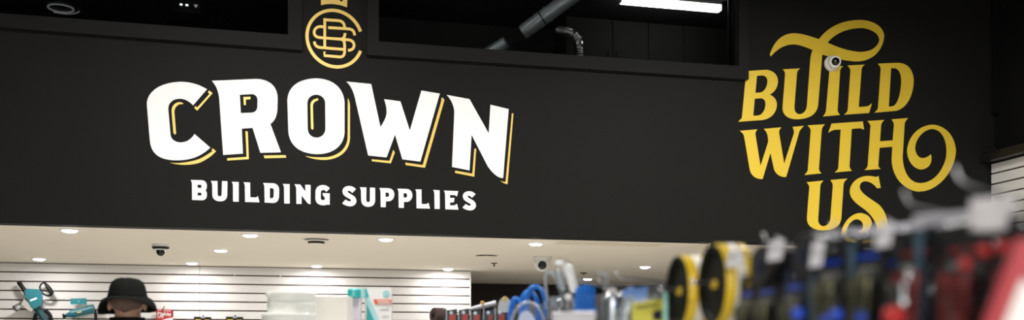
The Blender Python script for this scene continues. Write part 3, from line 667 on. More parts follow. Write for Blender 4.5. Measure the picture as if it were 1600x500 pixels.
# ================================================================== DISPLAY SHELF WITH WHITE TUBS AND CARTONS
SHZ = 1.392
a = atD(560, 539, 5.9)
t = thing('display_shelf', 'low grey display shelving under the white tubs and cartons', 'shelf', (.27, 5.85, 0), 0)
bx('top', (0, 0, SHZ-.02), (.92, 1.7, .04), mat('grey_shelf_metal', (.4, .4, .4), .5, .2, var=.05), t, .004)
for x in (-.42, .42):
    for y in (-.8, .8): bx('post', (x, y, (SHZ-.04)/2), (.04, .04, SHZ-.04), M_SATINB, t, .003)
for z in (.25, .65, 1.02): bx('shelf_board', (0, 0, z), (.82, 1.6, .03), MATS['grey_shelf_metal'], t, .003)
c0 = atD(455.5, 470, 5.2)
for i in range(6):
    z = SHZ+i*.0572
    R_ = .130 if i >= 4 else .147
    lab = {5: 'topmost round white tub of the stack', 4: 'second round white tub from the top of the stack', 3: 'wider round white tub, third from the top of the stack', 2: 'wide white tub of the stack just below the three that show', 1: 'wide white tub of the stack, second from the shelf', 0: 'lowest wide white tub of the stack, on the shelf'}[i]
    t = thing('white_tub', lab, 'tub', (c0.x-(.0 if i >= 4 else .012), c0.y, z), i*.7, 'stack of round white tubs')
    q = N(); lathe(q, [(0, .0005), (R_*.95, .0005), (R_*.97, .004), (R_*.985, .040), (0, .040)], 48); obj('body', q, M_TUB, t, True)
    q = N(); lathe(q, [(0, .0402), (R_, .0402), (R_, .053), (R_*.985, .0568), (R_*.93, .0568), (R_*.91, .054), (0, .054)], 48); ld = obj('lid', q, M_TUB, t, True)
    q = N(); box(q, (R_+.004, 0, .040), (.012, .03, .022), bev=.003); obj('tear_tab', q, M_TUB, ld)
a = atD(520, 500, 5.5); top = CAMZ+(CY-463)*5.5/F
t = thing('white_carton', 'plain cream-white carton between the white tubs and the teal printed pack', 'carton', (a.x, a.y, SHZ), -YAW)
bx('body', (0, 0, (top-SHZ)/2), (.20, .17, top-SHZ), M_CREAMW, t, .006)
bx('flap_tape', (0, 0, top-SHZ+.0008), (.05, .165, .0012), M_WPLAST, t)
# printed pack: bottle with teal cap and tall white header card
DP = 6.0; MM = DP/F
a = atD(578, 539, DP); rz = -YAW
t = thing('printed_pack', 'white pack with teal stripes, orange banner and round logo on the shelf', 'pack', (a.x, a.y, SHZ), rz)
def PX(u, v, dy=0): return Vector(((u-578)*MM, dy, CAMZ+(CY-v)*MM-SHZ))
def flat(name, pts, d0, d1, m, parent, pathstr=None):
    q = N(); prism(q, path(pathstr, 0, 0, 1., 8) if pathstr else [pts], lambda s, tt: PX(s[0], s[1], d0+(d1-d0)*tt)); return obj(name, q, m, parent)
bot = CY-(SHZ+.001-CAMZ)/MM
cd = flat('card', None, .02, -.012, M_WPLAST, t, 'M570,449.5 L608,449.5 C611,449.7 612.2,451 612.2,454 L612.2,%g L570,%g Z' % (bot, bot))
flat('stripe', [(570,450),(573,450),(577,463),(592,497),(600,520),(586,520),(573,480),(571.5,465)], -.0122, -.014, M_AQUA, cd)
flat('stripe', [(573.5,476),(584,498),(590,512),(573.5,512)], -.0142, -.016, M_TEAL2, cd)
flat('stripe', [(571,451),(573,450.5),(577,463),(571,465)], -.0142, -.016, M_TEAL2, cd)
flat('banner', [(583.5,468),(611.8,468),(611.8,475.6),(586.5,475.6)], -.0122, -.015, M_ORANGE, cd)
for (u0, u1, v) in ((590, 610, 470.6), (591.5, 610, 473.6)):
    x = u0; random.seed(int(u0*7))
    while x < u1-.8:
        w = random.uniform(.9, 1.5); flat('lettering', [(x, v-.9), (x+w, v-.9), (x+w, v+.9), (x, v+.9)], -.0151, -.0165, M_WPLAST, cd); x += w+.4
for (u0, u1, v) in ((603.5, 609, 479.8), (596, 608, 483), (593, 608, 484.6), (599, 607, 493.5), (597, 608, 495.5)):
    flat('text_line', [(u0, v-.3), (u1, v-.3), (u1, v+.3), (u0, v+.3)], -.0122, -.0135, M_GREY, cd)
cxl, cyl = 604, 459.5
ring = lambda r: [(cxl+r*math.cos(2*PI*k/28), cyl+r*math.sin(2*PI*k/28)) for k in range(28)]
q = N(); prism(q, [ring(5.4), ring(4.4)], lambda s, tt: PX(s[0], s[1], -.0122-.002*tt)); obj('logo_ring', q, mat('mid_aqua_print', (.18, .55, .62), .5, var=.03), cd)
q = N(); prism(q, [ring(3.4)], lambda s, tt: PX(s[0], s[1], -.0122-.0016*tt)); obj('logo_disc', q, M_AQUA, cd)
q = N(); prism(q, [[(602.6,457),(605.5,458.5),(605.8,461.5),(603.2,462.3),(602.2,460)]], lambda s, tt: PX(s[0], s[1], -.014-.0016*tt)); obj('logo_mark', q, MATS['mid_aqua_print'], cd)
hb = PX(556, 466.5).z
q = N(); box(q, ((556-578)*MM, -.045, hb/2), ((571.5-551)*MM, .06, hb), bev=.004); bd = obj('bottle_body', q, M_LILAC, t)
q = N(); box(q, ((546.5-578)*MM, -.035, hb/2-.004), ((551-542.5)*MM, .05, hb-.01), bev=.004); obj('side_panel', q, M_MAUVE, t)
zc0, zc1 = PX(0, 466.3).z, PX(0, 452).z
q = N(); lathe(q, [(0, 0), (.045, 0), (.045, zc1-zc0-.008), (.038, zc1-zc0), (0, zc1-zc0)], 24, ((556.5-578)*MM, -.045, zc0)); obj('cap', q, M_TEAL2, bd, True)
for k in range(6):
    q = N(); box(q, ((550.5+k*2.2-578)*MM, -.0905+abs(k-2.5)*.006, (zc0+zc1)/2), (.003, .008, zc1-zc0-.014)); obj('cap_rib', q, M_AQUA, bd)
q = N(); lathe(q, [(0, 0), (.022, 0), (.022, zc1-zc0-.003), (0, zc1-zc0)], 20, ((566-578)*MM, -.045, zc0)); obj('nozzle', q, M_AQUA, bd, True)

# ================================================================== PERSON IN A BUCKET HAT, SEEN FROM BEHIND
DPn = 6.0; a = atD(199, 539, DPn)
per = thing('person', 'person in a black bucket hat and black jacket seen from behind', 'person', (a.x, a.y, 0), -.05)
HT = CAMZ+(CY-434)*DPn/F                      # top of the hat
HZ = HT-.155                                  # middle of the head
def skin_mesh(chains, sub=2):
    vs_, es, rs = [], [], []; idx = {}
    for ch in chains:
        prev = None
        for (p, r) in ch:
            key = tuple(round(k, 4) for k in p)
            if key not in idx: idx[key] = len(vs_); vs_.append(p); rs.append(r if isinstance(r, tuple) else (r, r))
            if prev is not None and prev != idx[key]: es.append((prev, idx[key]))
            prev = idx[key]
    me = bpy.data.meshes.new('skin_tmp'); me.from_pydata(vs_, es, []); o = bpy.data.objects.new('skin_tmp', me); C.objects.link(o)
    o.modifiers.new('s', 'SKIN'); ss = o.modifiers.new('u', 'SUBSURF'); ss.levels = sub; ss.render_levels = sub
    for i, r in enumerate(rs): me.skin_vertices[0].data[i].radius = r
    me.skin_vertices[0].data[0].use_root = True
    dg = bpy.context.evaluated_depsgraph_get(); dg.update(); m2 = bpy.data.meshes.new_from_object(o.evaluated_get(dg))
    bpy.data.objects.remove(o); bpy.data.meshes.remove(me); return m2
def remesh(bm, vox, name, m, parent, smooth_it=6):
    me = bpy.data.meshes.new('tmp'); bm.to_mesh(me); bm.free(); o = bpy.data.objects.new('tmp', me); C.objects.link(o)
    r = o.modifiers.new('r', 'REMESH'); r.mode = 'VOXEL'; r.voxel_size = vox; r.use_smooth_shade = True
    s_ = o.modifiers.new('s', 'SMOOTH'); s_.iterations = smooth_it; s_.factor = .5
    dg = bpy.context.evaluated_depsgraph_get(); dg.update(); m2 = bpy.data.meshes.new_from_object(o.evaluated_get(dg))
    bpy.data.objects.remove(o); m2.materials.clear(); m2.materials.append(m); m2.name = name
    m2.polygons.foreach_set('use_smooth', [True]*len(m2.polygons))
    o = bpy.data.objects.new(name, m2); C.objects.link(o); o.parent = parent; return o
NK, SH_, HIP, KN, AN = HZ-.15, HZ-.27, .97, .52, .09
def limbs(s): # shoulder, elbow, wrist; hip, knee, ankle
    return (s*.19, 0, SH_-.02), (s*.245, .0, 1.17), (s*.25, .09, .93), (s*.10, 0, HIP-.03), (s*.115, .015, KN), (s*.12, -.02, AN)
bm_ = N()
ch = [[((0, 0, HIP), (.15, .11)), ((0, -.01, 1.15), (.135, .10)), ((0, -.01, 1.34), (.155, .11)), ((0, 0, SH_), (.12, .085)), ((0, .0, NK-.02), .082), ((0, .01, NK+.05), .083), ((0, .02, HZ-.03), .088)]]
for s in (-1, 1):
    A, B_, Wr, H_, Kn_, An_ = limbs(s)
    ch.append([((0, 0, SH_), (.12, .085)), (A, .058), (B_, .044), (Wr, .028), ((Wr[0], Wr[1]+.03, Wr[2]-.06), (.042, .018)), ((Wr[0], Wr[1]+.045, Wr[2]-.095), (.040, .016))])
    ch.append([((0, 0, HIP), (.15, .11)), (H_, .085), (Kn_, .058), (An_, .040), ((An_[0]+s*.01, An_[1]+.10, .045), (.04, .035)), ((An_[0]+s*.015, An_[1]+.17, .035), (.038, .025))])
    for k in range(4):
        fx = Wr[0]+s*0+(k-1.5)*.0185; L = (.055, .066, .060, .046)[k]; fy, fz = Wr[1]+.045, Wr[2]-.095
        me = skin_mesh([[((fx, fy, fz+.01), .0092), ((fx, fy+.012, fz-L*.5), .009), ((fx, fy+.004, fz-L), .0075)]], 1); bm_.from_mesh(me)
    me = skin_mesh([[((Wr[0]-s*.03, Wr[1]+.03, Wr[2]-.04), .011), ((Wr[0]-s*.048, Wr[1]+.05, Wr[2]-.07), .0105), ((Wr[0]-s*.046, Wr[1]+.06, Wr[2]-.10), .009)]], 1); bm_.from_mesh(me)
me = skin_mesh(ch, 2); bm_.from_mesh(me)
ball(bm_, (0, .015, HZ+.02), (.100, .106, .112), 28, 18)          # skull
ball(bm_, (0, .045, HZ-.05), (.070, .068, .080), 24, 14)          # jaw
ball(bm_, (0, .112, HZ-.015), (.014, .022, .026), 12, 8)          # nose
ball(bm_, (0, .100, HZ-.063), (.026, .012, .010), 12, 8)          # mouth
ball(bm_, (0, .085, HZ-.105), (.026, .022, .018), 12, 8)          # chin
for s in (-1, 1):
    ball(bm_, (s*.032, .100, HZ+.018), (.016, .010, .009), 12, 8)
    ball(bm_, (s*.106, .0, HZ-.02), (.012, .022, .036), 12, 8, Matrix.Rotation(s*.25, 3, 'Z'))
remesh(bm_, .0075, 'body', M_SKIN, per, 4)
# hair: cropped, down to the nape
q = N(); bmesh.ops.create_uvsphere(q, u_segments=80, v_segments=60, radius=1)
for v in q.verts: v.co = Vector((v.co.x*.1035, v.co.y*.110+.013, v.co.z*.116+HZ+.02))
bmesh.ops.delete(q, geom=[v for v in q.verts if v.co.z < HZ-.068+.004*noise.noise(v.co*90)+max(0, v.co.y+.03)*1.5 + abs(v.co.x)*.35], context='VERTS')
hr = obj('hair', q, M_HAIR, per, True); md = hr.modifiers.new('t', 'SOLIDIFY'); md.thickness = .004
# jacket and trousers
bm_ = N()
ch = [[((0, 0, HIP-.06), (.185, .15)), ((0, -.005, 1.15), (.175, .14)), ((0, -.01, 1.34), (.19, .145)), ((0, 0, SH_), (.14, .105)), ((0, 0, SH_+.06), (.085, .085))]]
for s in (-1, 1):
    A, B_, Wr, H_, Kn_, An_ = limbs(s)
    ch.append([((0, 0, SH_), (.14, .105)), (A, .082), (B_, .066), ((Wr[0], Wr[1]-.01, Wr[2]+.02), .048)])
bm_.from_mesh(skin_mesh(ch, 2))
jk = remesh(bm_, .012, 'jacket', M_JACKET, per, 5)
CZ = CAMZ+(CY-496)*DPn/F
q = N(); lathe(q, [(.112, CZ-.10), (.106, CZ-.03), (.104, CZ), (.098, CZ+.001), (.095, CZ-.02), (.096, CZ-.08)], 36); obj('collar', q, M_JACKET, jk, True)
bm_ = N(); ch = [[((0, 0, HIP), (.165, .125)), ((0, 0, HIP+.06), (.155, .12))]]
for s in (-1, 1):
    A, B_, Wr, H_, Kn_, An_ = limbs(s)
    ch.append([((0, 0, HIP), (.165, .125)), (H_, .105), (Kn_, .083), ((An_[0], An_[1], An_[2]+.02), .078)])
bm_.from_mesh(skin_mesh(ch, 2)); remesh(bm_, .012, 'trousers', M_DENIM, per, 5)
for s in (-1, 1):
    A, B_, Wr, H_, Kn_, An_ = limbs(s); q = N()
    ball(q, (An_[0]+s*.005, An_[1]+.0, .065), (.05, .065, .06), 16, 10); ball(q, (An_[0]+s*.012, An_[1]+.12, .045), (.052, .10, .042), 16, 10)
    sh = remesh(q, .01, 'shoe', M_SHOE, per, 3)
    q = N(); lo = [(.05*math.cos(a), .155*math.sin(a)) for a in [2*PI*k/24 for k in range(24)]]
    prism(q, [lo], lambda p_, tt: Vector((An_[0]+s*.01+p_[0], An_[1]+.08+p_[1], .001+.016*tt))); obj('sole', q, M_BLACK, sh)
# bucket hat
hat = thing('bucket_hat', 'black cotton bucket hat worn by the person below the soffit', 'hat', (a.x, a.y, HT), -.05)
q = N(); seg = 56; rings = []
prof = [(0, 0), (.040, -.001), (.070, -.009), (.092, -.028), (.104, -.055), (.111, -.085), (.115, -.105), (.118, -.120)]
for r, z in prof:
    row = []
    for k in range(1 if r == 0 else seg):
        th = 2*PI*k/seg; wob = 1+.018*noise.noise(Vector((math.cos(th)*2, math.sin(th)*2, z*18)))
        zz = z
        row.append(q.verts.new(Vector((r*1.0*wob*math.cos(th), r*1.05*wob*math.sin(th)+.005, zz+.004*noise.noise(Vector((math.cos(th)*1.5, r*20, math.sin(th)*1.5)))))))
    rings.append(row)
for A, B_ in zip(rings, rings[1:]):
    for k in range(seg):
        if len(A) == 1: q.faces.new((A[0], B_[k], B_[(k+1) % seg]))
        else: q.faces.new((A[k], B_[k], B_[(k+1) % seg], A[(k+1) % seg]))
cr = obj('crown', q, M_HAT, hat, True); md = cr.modifiers.new('t', 'SOLIDIFY'); md.thickness = .003; md.offset = -1
q = N(); tube(q, [(.1165*math.cos(th), .1225*math.sin(th)+.005, -.118) for th in [2*PI*k/seg for k in range(seg)]], .004, 6, closed=True); obj('seam', q, M_HAT, cr, True)
q = N(); rows = []
for j in range(9):
    tt = j/8.; row = []
    for k in range(seg):
        th = 2*PI*k/seg; back = max(0, -math.sin(th))**1.5
        drop = (.098-.010*math.cos(th))*(1-back)+.016*back
        r = .116+.058*(1-(1-tt)**1.8)
        zz = -.120-drop*(tt**1.5)+.004*noise.noise(Vector((math.cos(th)*2.5, math.sin(th)*2.5, tt*3)))
        row.append(q.verts.new(Vector((r*math.cos(th), r*1.05*math.sin(th)+.005, zz))))
    rows.append(row)
for A, B_ in zip(rows, rows[1:]):
    for k in range(seg): q.faces.new((A[k], B_[k], B_[(k+1) % seg], A[(k+1) % seg]))
br = obj('brim', q, M_HAT, hat, True); md = br.modifiers.new('t', 'SOLIDIFY'); md.thickness = .003

# ================================================================== PEGBOARD GONDOLA IN THE FOREGROUND
GX, PXP = 1.22, 1.50                        # tips of the pegs, face of the back panel
gd = thing('gondola', 'dark pegboard gondola carrying the hanging goods in the foreground', 'gondola', (PXP+.04, 3.3, 0))
bx('back_panel', (0, 0, .86), (.08, 5.2, 1.68), mat('dark_pegboard', (.02, .022, .026), .6, bump=.2, bscale=80, var=.15), gd, .004)
bx('base_deck', (.08, 0, .09), (.22, 5.2, .16), M_SATINB, gd, .006)
for y in (-2.5, -1.25, 0, 1.25, 2.5): bx('upright', (.045, y, .86), (.03, .04, 1.66), M_SATINB, gd, .003)
PEGN = [0]
def peg(u, v, label, X=GX, rise=.05, tagc=None, r=.0034, tip=True, D=None):
    p = atD(u, v, D) if D else onX(u, v, X); zb = min(p.z-rise, CAMZ+.235)
    t = thing('peg_hook', label, 'hook', (PXP, p.y, zb), 0, 'steel peg hooks on the gondola')
    d = p-Vector((PXP, p.y, zb))
    q = N(); tube(q, [Vector((.008, 0, 0)), Vector((-.02, 0, 0)), d*.5+Vector((0, 0, -.004)), d*.93+Vector((0, 0, -.010)), d*.97+Vector((0, 0, -.004)), d+Vector((0, 0, .012))], r, 8); obj('rod', q, M_CHROME, t, True)
    if tip:
        q = N(); ball(q, d+Vector((0, 0, .012)), (r*1.3,)*3, 12, 8); obj('tip', q, M_MILK if tip == 2 else M_CHROME, t, True)
    bx('mount_plate', (-.004, 0, -.01), (.006, .03, .05), M_STEEL, t, .001)
    if tagc:
        w, h = tagc; q = N(); box(q, d+Vector((-.006, 0, -h*.42)), (.004, w, h), Matrix.Rotation(.15, 3, 'Y'), .001); obj('price_tag', q, M_PAPER, t)
        q = N(); box(q, d+Vector((-.0095, 0, -h*.30)), (.002, w*.6, h*.12)); obj('print', q, M_GREY, t)
    return p
# ---- near and middle zone: rows of blister packs on pegs
def pack(name, label, cat, u, v, w, h, card, content, X, group, knob=None, knobm=None, lean=0.):
    """card facing the aisle, clear bubble with bits inside, hung by its top"""
    p = onX(u, v, X)
    t = thing(name, label, cat, (X, p.y, p.z), 0, group)
    t.rotation_euler = (0, lean, 0)
    lo = [(-w/2, -h), (w/2, -h), (w/2, -.012), (w/2-.012, 0), (-w/2+.012, 0), (-w/2, -.012)]
    hole = [(.012*math.cos(2*PI*k/10), -.020+.008*math.sin(2*PI*k/10)) for k in range(10)]
    q = N(); prism(q, [lo, hole], lambda s, tt: Vector((.003-.003*tt, s[0], s[1]))); obj('card', q, card, t)
    q = N(); box(q, (-.018, 0, -h*.55), (.034, w*.74, h*.62), bev=.010); bb = obj('bubble', q, M_BUBBLE, t)
    random.seed(int(u*3+v))
    for k in range(3):
        y = (k-1)*w*.22; z0 = -h*.30-.01*random.random(); z1 = -h*.78
        q = N(); lathe(q, [(0, z0), (.010, z0), (.012, z0-.03), (.007, z0-.034), (.007, z1+.01), (0, z1)], 10, (-.018, y, 0)); obj('bit', q, content, bb, True)
    q = N(); box(q, (-.001, 0, -.050), (.002, w*.6, .010)); obj('print_band', q, knobm or content, t)
    if knob:
        q = N(); ball(q, (-.022, knob[0], -knob[1]), (.014, knob[2], knob[2]), 16, 10); obj('knob', q, knobm, t, True)
    return t
G1 = 'carded tool packs hanging on the gondola pegs'
side = ['', ' at the back of its peg']
near = [ # u, v of top, w, h, card, content, knob material, words
 (1166, 432, .09, .26, M_BLACK, M_OLIVE, M_BBLUE, 'dark carded pack with brassy bits just right of the yellow drums'),
 (1196, 427, .11, .26, M_BLACK, M_OLIVE, M_BBLUE, 'dark carded pack with brassy bits, second right of the yellow drums'),
 (1240, 418, .12, .28, M_NAVY, M_OLIVE, M_BBLUE, 'navy carded pack with brassy bits below the gold letter U'),
 (1296, 378, .13, .30, M_BLACK, M_OLIVE, M_BBLUE, 'black carded pack with brassy bits below the gold letters US'),
 (1352, 366, .13, .30, M_BLACK, M_OLIVE, M_BBLUE, 'tall black carded pack with blue print below the gold letter S'),
 (1425, 358, .13, .30, M_BLACK, M_DKRED, M_DKRED, 'black pack with dark red bits under the silver label strip'),
 (1500, 350, .13, .30, M_BLACK, M_DKRED, M_DKRED, 'black carded pack with red bits beside the crumpled white tag'),
 (1590, 335, .12, .30, M_BLACK, M_DKRED, M_DKRED, 'black carded pack behind the leaning red box'),
]
for u, v, w, h, card, con, km, lab in near:
    for k in range(3):
        p = onX(u, v, GX+.02)
        t = pack('carded_pack', lab+(', front of its peg', ', middle of its peg', ', back of its peg')[k], 'pack', u, v, w, h, card, con, GX+.02, G1, (.02*(k-1), h*.62+.02*k, .016), km, .04)
        t.location = (GX+.02+k*.075, p.y+.012*(k-1), p.z-.012*k)
# slate blue spine strips between packs
for u, v, lab in ((1268, 372, 'slate blue plastic divider strip below the gold letter U'), (1330, 378, 'slate blue plastic divider strip below the gold letter S'), (1434, 362, 'tall slate blue divider strip among the black packs')):
    p = onX(u, v, GX+.01); b0 = N(); box(b0, (0, 0, -.16), (.006, .024, .32), bev=.002); box(b0, (.012, 0, -.005), (.03, .024, .008), bev=.002)
    tag(obj('divider_strip', b0, M_SLATE, None, False, (GX+.012, p.y, p.z)), lab, 'divider', 'slate blue divider strips')
for u, v, lab, tg in [
 (1413, 309, 'long silver peg hook with upturned tip left of the crumpled tag', None),
 (1492, 271, 'topmost silver peg hook pointing at the gold swash', None),
 (1302, 358, 'silver peg hook just below the gold letters US', None),
 (1330, 366, 'silver peg hook ending under the curl of the gold letter S', None),
 (1193, 372, 'silver peg hook above the white tag right of the yellow drums', None),
 (1150, 392, 'peg hook with white price tag beside the taller yellow drum', (.075, .050)),
 (1215, 378, 'peg hook with white price tag, second right of the yellow drums', (.07, .052)),
 (1280, 381, 'peg hook with narrow white price tag below the gold letter U', (.05, .06)),
 (1385, 352, 'peg hook with yellowish price tag below the gold letter S', (.05, .05)),
 (962, 428, 'thin blurred peg hook left of the yellow drums, upper one', None),
 (935, 440, 'thin blurred peg hook left of the yellow drums, lower one', None),
 (986, 454, 'peg hook carrying the pale blue pouch', None)]:
    peg(u, v, lab, tagc=tg, rise=.035)
peg(947, 448, 'peg hook under the curled clear hook end', D=3.7); peg(872, 424, 'peg hook carrying the leaning clear clamshell', D=4.31); peg(787, 471, 'peg hook carrying the small clear hanger pack', D=5.31)
# flat label strips carried on pegs, and a crumpled tag
def label_strip(u, v, label, ln, hgt, m, tilt=.115):
    p = onX(u, v, GX); t = thing('label_strip', label, 'label', (p.x, p.y, p.z), 0, 'flat label strips on pegs')
    rz_ = Matrix.Rotation(-tilt, 3, 'Y'); dz = math.tan(tilt)
    q = N(); box(q, (ln/2, 0, ln/2*dz), (ln, .010, hgt), rz_, .003); st = obj('strip', q, m, t)
    q = N(); tube(q, [(-.004, 0, -hgt*.45), (ln, 0, ln*dz-hgt*.45), (PXP-p.x+.006, 0, min(ln*dz-hgt*.45, CAMZ+.235-p.z))], .004, 8); obj('rod', q, M_CHROME, t, True)
    q = N(); box(q, (ln*.5, -.006, ln*.5*dz-hgt*.3), (ln*.28, .003, hgt*.35), rz_); obj('glossy_label', q, M_BRIGHT, st)
label_strip(1428, 349, 'wide silver label strip slanting over the black packs', .19, .030, mat('satin_silver', (.34, .34, .38), .4, .3, var=.05))
label_strip(1296, 369, 'thin pale label strip slanting under the gold letters US', .17, .016, mat('pale_strip_plastic', (.42, .43, .50), .4, var=.05))
label_strip(1352, 362, 'thin pale label strip slanting under the curl of the gold letter S', .16, .018, MATS['pale_strip_plastic'])
def crumple(name, u0, v0, u1, v1, D, m, label, amp=.008, th=.004):
    c = atD((u0+u1)/2, (v0+v1)/2, D); s_ = D/F; n_ = 10; q = N(); g = []
    for j in range(n_+1):
        g.append([q.verts.new(Vector(((i/n_-.5)*(u1-u0)*s_*(1+.12*noise.noise(Vector((j*.7, 3, 1)))), amp*noise.noise(Vector((i*.5, j*.5, u0))), (j/n_-.5)*(v1-v0)*s_*(1+.12*noise.noise(Vector((i*.6, 9, 2))))))) for i in range(n_+1)])
    for j in range(n_):
        for i in range(n_): q.faces.new((g[j][i], g[j][i+1], g[j+1][i+1], g[j+1][i]))
    o = obj(name, q, m, None, True, c); o.rotation_euler = (0, 0, -YAW-.25); md = o.modifiers.new('t', 'SOLIDIFY'); md.thickness = th
    return tag(o, label, 'tag')
crumple('price_tag', 1520, 308, 1584, 360, 1.70, mat('spotted_white_tag', (.40, .39, .41), .5, var=.3, vscale=70), 'crumpled white price tag at the right, beside the leaning red box')
# leaning red box with white label, bottom right
DR = 1.5; s_ = DR/F; c = atD(1600, 520, DR)
t = thing('red_box', 'leaning red box with a white label at the bottom right corner', 'box', c)
t.rotation_euler = (0, .34, -YAW-.35)
bx('box_body', (0.0, .03, -.02), (.115, .05, .32), mat('crimson_card', (.34, .016, .028), .4, var=.06), t, .006)
bx('white_label', (.012, .0042, .035), (.085, .002, .085), M_WPLAST, t, .0008)
bx('print_line', (.012, .0042, -.035), (.09, .002, .010), M_LILAC, t)
q = N(); box(q, (0, .03, .155), (.05, .012, .05), bev=.003); obj('hang_tab', q, MATS['crimson_card'], t)
# small shiny goods among the near packs
def bulb(u, v, r, D, m, label, cat, m2=None):
    c = atD(u, v, D); t = thing('socket_tool' if cat == 'socket' else 'cap', label, cat, c)
    q = N(); ball(q, (0, 0, 0), (r, r, r), 20, 12); obj('head', q, m, t, True)
    q = N(); lathe(q, [(0, 0), (r*.55, 0), (r*.5, r*2.6), (r*.3, r*2.8), (0, r*2.8)], 14); obj('stem', q, m2 or M_SATINB, t, True)
bulb(1411, 472, .014, 1.86, M_CHROME, 'round chrome socket tool low among the black packs', 'socket', M_CHROME)
bulb(1420, 434, .007, 1.86, M_CHROME, 'smaller chrome socket tool above the round one', 'socket', M_CHROME)
bulb(1397, 494, .022, 1.86, M_RED, 'round red cap at the bottom edge below the chrome socket', 'cap')
bulb(1247, 490, .016, 2.2, M_BBLUE, 'bright blue cap at the bottom edge, leftmost of two', 'cap')
bulb(1307, 492, .015, 2.1, M_BBLUE, 'bright blue cap at the bottom edge, nearer the red cap', 'cap')
for u, v, lab in ((1508, 412, 'small red cap on a black pack, left of the crumpled tag'), (1537, 392, 'small red cap on a black pack just under the crumpled tag'), (1565, 386, 'small red cap nearest the top of the leaning red box')):
    bulb(u, v, .010, 1.62, M_RED, lab, 'cap')
# dark round canisters behind the white price tags
for u, v, lab in ((1186, 415, 'round black canister between the two white price tags'), (1254, 400, 'round black canister right of the second white price tag')):
    c = onX(u, v, GX+.0); t = thing('canister', lab, 'canister', c)
    q = N(); lathe(q, [(0, 0), (.050, 0), (.054, .006), (.054, .09), (.05, .096), (0, .096)], 28, (0,0,0), (1, 0, 0)); obj('drum', q, M_BLACK, t, True)
    q = N(); lathe(q, [(0, -.004), (.02, -.004), (.02, 0), (0, 0)], 16, (0,0,0), (1, 0, 0)); obj('hub', q, M_NAVY, t, True)
# ---- two hollow yellow drums on pegs
def drum(u, v, R, label, X=GX):
    c = onX(u, v, X); t = thing('yellow_drum', label, 'drum', c, 0, 'hollow yellow drums hung on pegs')
    t.rotation_euler = (0, 0, -.10)
    q = N(); lathe(q, [(R*.985, .003), (R, .006), (R, .085), (R*.96, .088), (R*.94, .08), (R*.94, .003)], 48, (0,0,0), (1, 0, 0)); rm = obj('rim', q, M_YEL, t, True)
    q = N(); lathe(q, [(R*1.001, .034), (R*1.006, .036), (R*1.006, .060), (R*1.001, .062)], 48, (0,0,0), (1, 0, 0)); obj('white_band', q, M_CREAMW, rm, True)
    q = N(); lathe(q, [(.012, .012), (R*.80, .012), (R*.86, .0), (R*.975, -.004), (R*.984, .002)], 48, (0,0,0), (1, 0, 0)); obj('web', q, mat('dark_olive_plastic', (.006, .0056, .0025), .7, var=.3, spec=.1), t, True)
    q = N(); lathe(q, [(.008, .002), (.011, .0), (.013, .004), (.013, .012), (.008, .012)], 20, (0,0,0), (1, 0, 0)); obj('hub', q, M_YEL, t, True)
    pg = thing('peg_hook', 'steel peg through the hub of the '+label, 'hook', (PXP, c.y, min(c.z, CAMZ+.2)), 0, 'steel peg hooks on the gondola')
    q = N(); tube(q, [(.008, 0, 0), (X-.055-PXP, 0, .006)], .008, 10); obj('rod', q, M_CHROME, pg, True)
    q = N(); ball(q, (X-.055-PXP, 0, .006), (.009,)*3, 12, 8); obj('tip', q, M_CHROME, pg, True)
drum(1058, 455, .114, 'left yellow-rimmed dark drum on the gondola')
drum(1112, 444, .118, 'taller right yellow-rimmed dark drum on the gondola')
# ---- middle zone goods, each built facing the aisle walker
def local(u0, v0, D, name, label, cat, group=None):
    c = atD(u0, v0, D); t = thing(name, label, cat, c, -YAW, group); s_ = D/F
    return t, (lambda u, v, dy=0.: Vector(((u-u0)*s_, dy, (v0-v)*s_)))
def arc(cx, cy, rx, ry, a0, a1, n=16): return [(cx+rx*math.cos(math.radians(a0+(a1-a0)*k/n)), cy-ry*math.sin(math.radians(a0+(a1-a0)*k/n))) for k in range(n+1)]
# yellow-green card pack and blue pack left of the drums
t, L = local(1012, 500, 3.25, 'carded_pack', 'yellow-green carded pack with dark print left of the yellow drums', 'pack', G1)
q = N(); prism(q, [[(988,474),(1036,467),(1036,530),(988,530)]], lambda s, tt: L(s[0], s[1], .006-.006*tt)); cd = obj('card', q, M_YCARD, t)
for v in (478, 481.5): 
    q = N(); prism(q, [[(993,v),(1028,v-4.5),(1028,v-2.5),(993,v+2)]], lambda s, tt: L(s[0], s[1], -.0005-.001*tt)); obj('print_line', q, M_BLACK, cd)
q = N(); prism(q, [[(1020,486),(1034,484),(1034,500),(1020,500)]], lambda s, tt: L(s[0], s[1], -.0005-.002*tt)); obj('picture', q, M_NAVY, cd)
q = N(); prism(q, [[(988,468),(1036,461),(1036,466.5),(988,473.5)]], lambda s, tt: L(s[0], s[1], .006-.004*tt)); obj('header', q, M_CLEAR, t)
t, L = local(995, 470, 3.4, 'blue_pouch', 'pale blue folded pouch hanging above the yellow-green card', 'pouch')
q = N(); prism(q, [path('M974,456 C980,450 1000,452 1012,449 L1010,470 L992,474 C985,474 978,470 974,462 Z', 0, 0, 1., 6)[0]], lambda s, tt: L(s[0], s[1], .03-.03*tt)); obj('pouch_body', q, mat('sky_blue_film', (.10, .24, .62), .35, var=.2), t)
q = N(); tube(q, [L(975, 457, -.002), L(985, 452, -.006), L(998, 454, -.006), L(1011, 450, -.002)], .006, 8); obj('fold', q, MATS['sky_blue_film'], t, True)
t, L = local(1040, 480, 3.15, 'teal_tube', 'thin pale teal tube standing left of the yellow drums', 'tube')
q = N(); tube(q, [L(1040, 458), L(1040, 462), L(1040, 520)], [.006, .008, .008], 12); obj('barrel', q, mat('pale_teal', (.30, .62, .55), .4, var=.05), t, True)
q = N(); tube(q, [L(1040, 451), L(1040, 457.5)], [.004, .006], 12); obj('cap', q, M_BLACK, t, True)
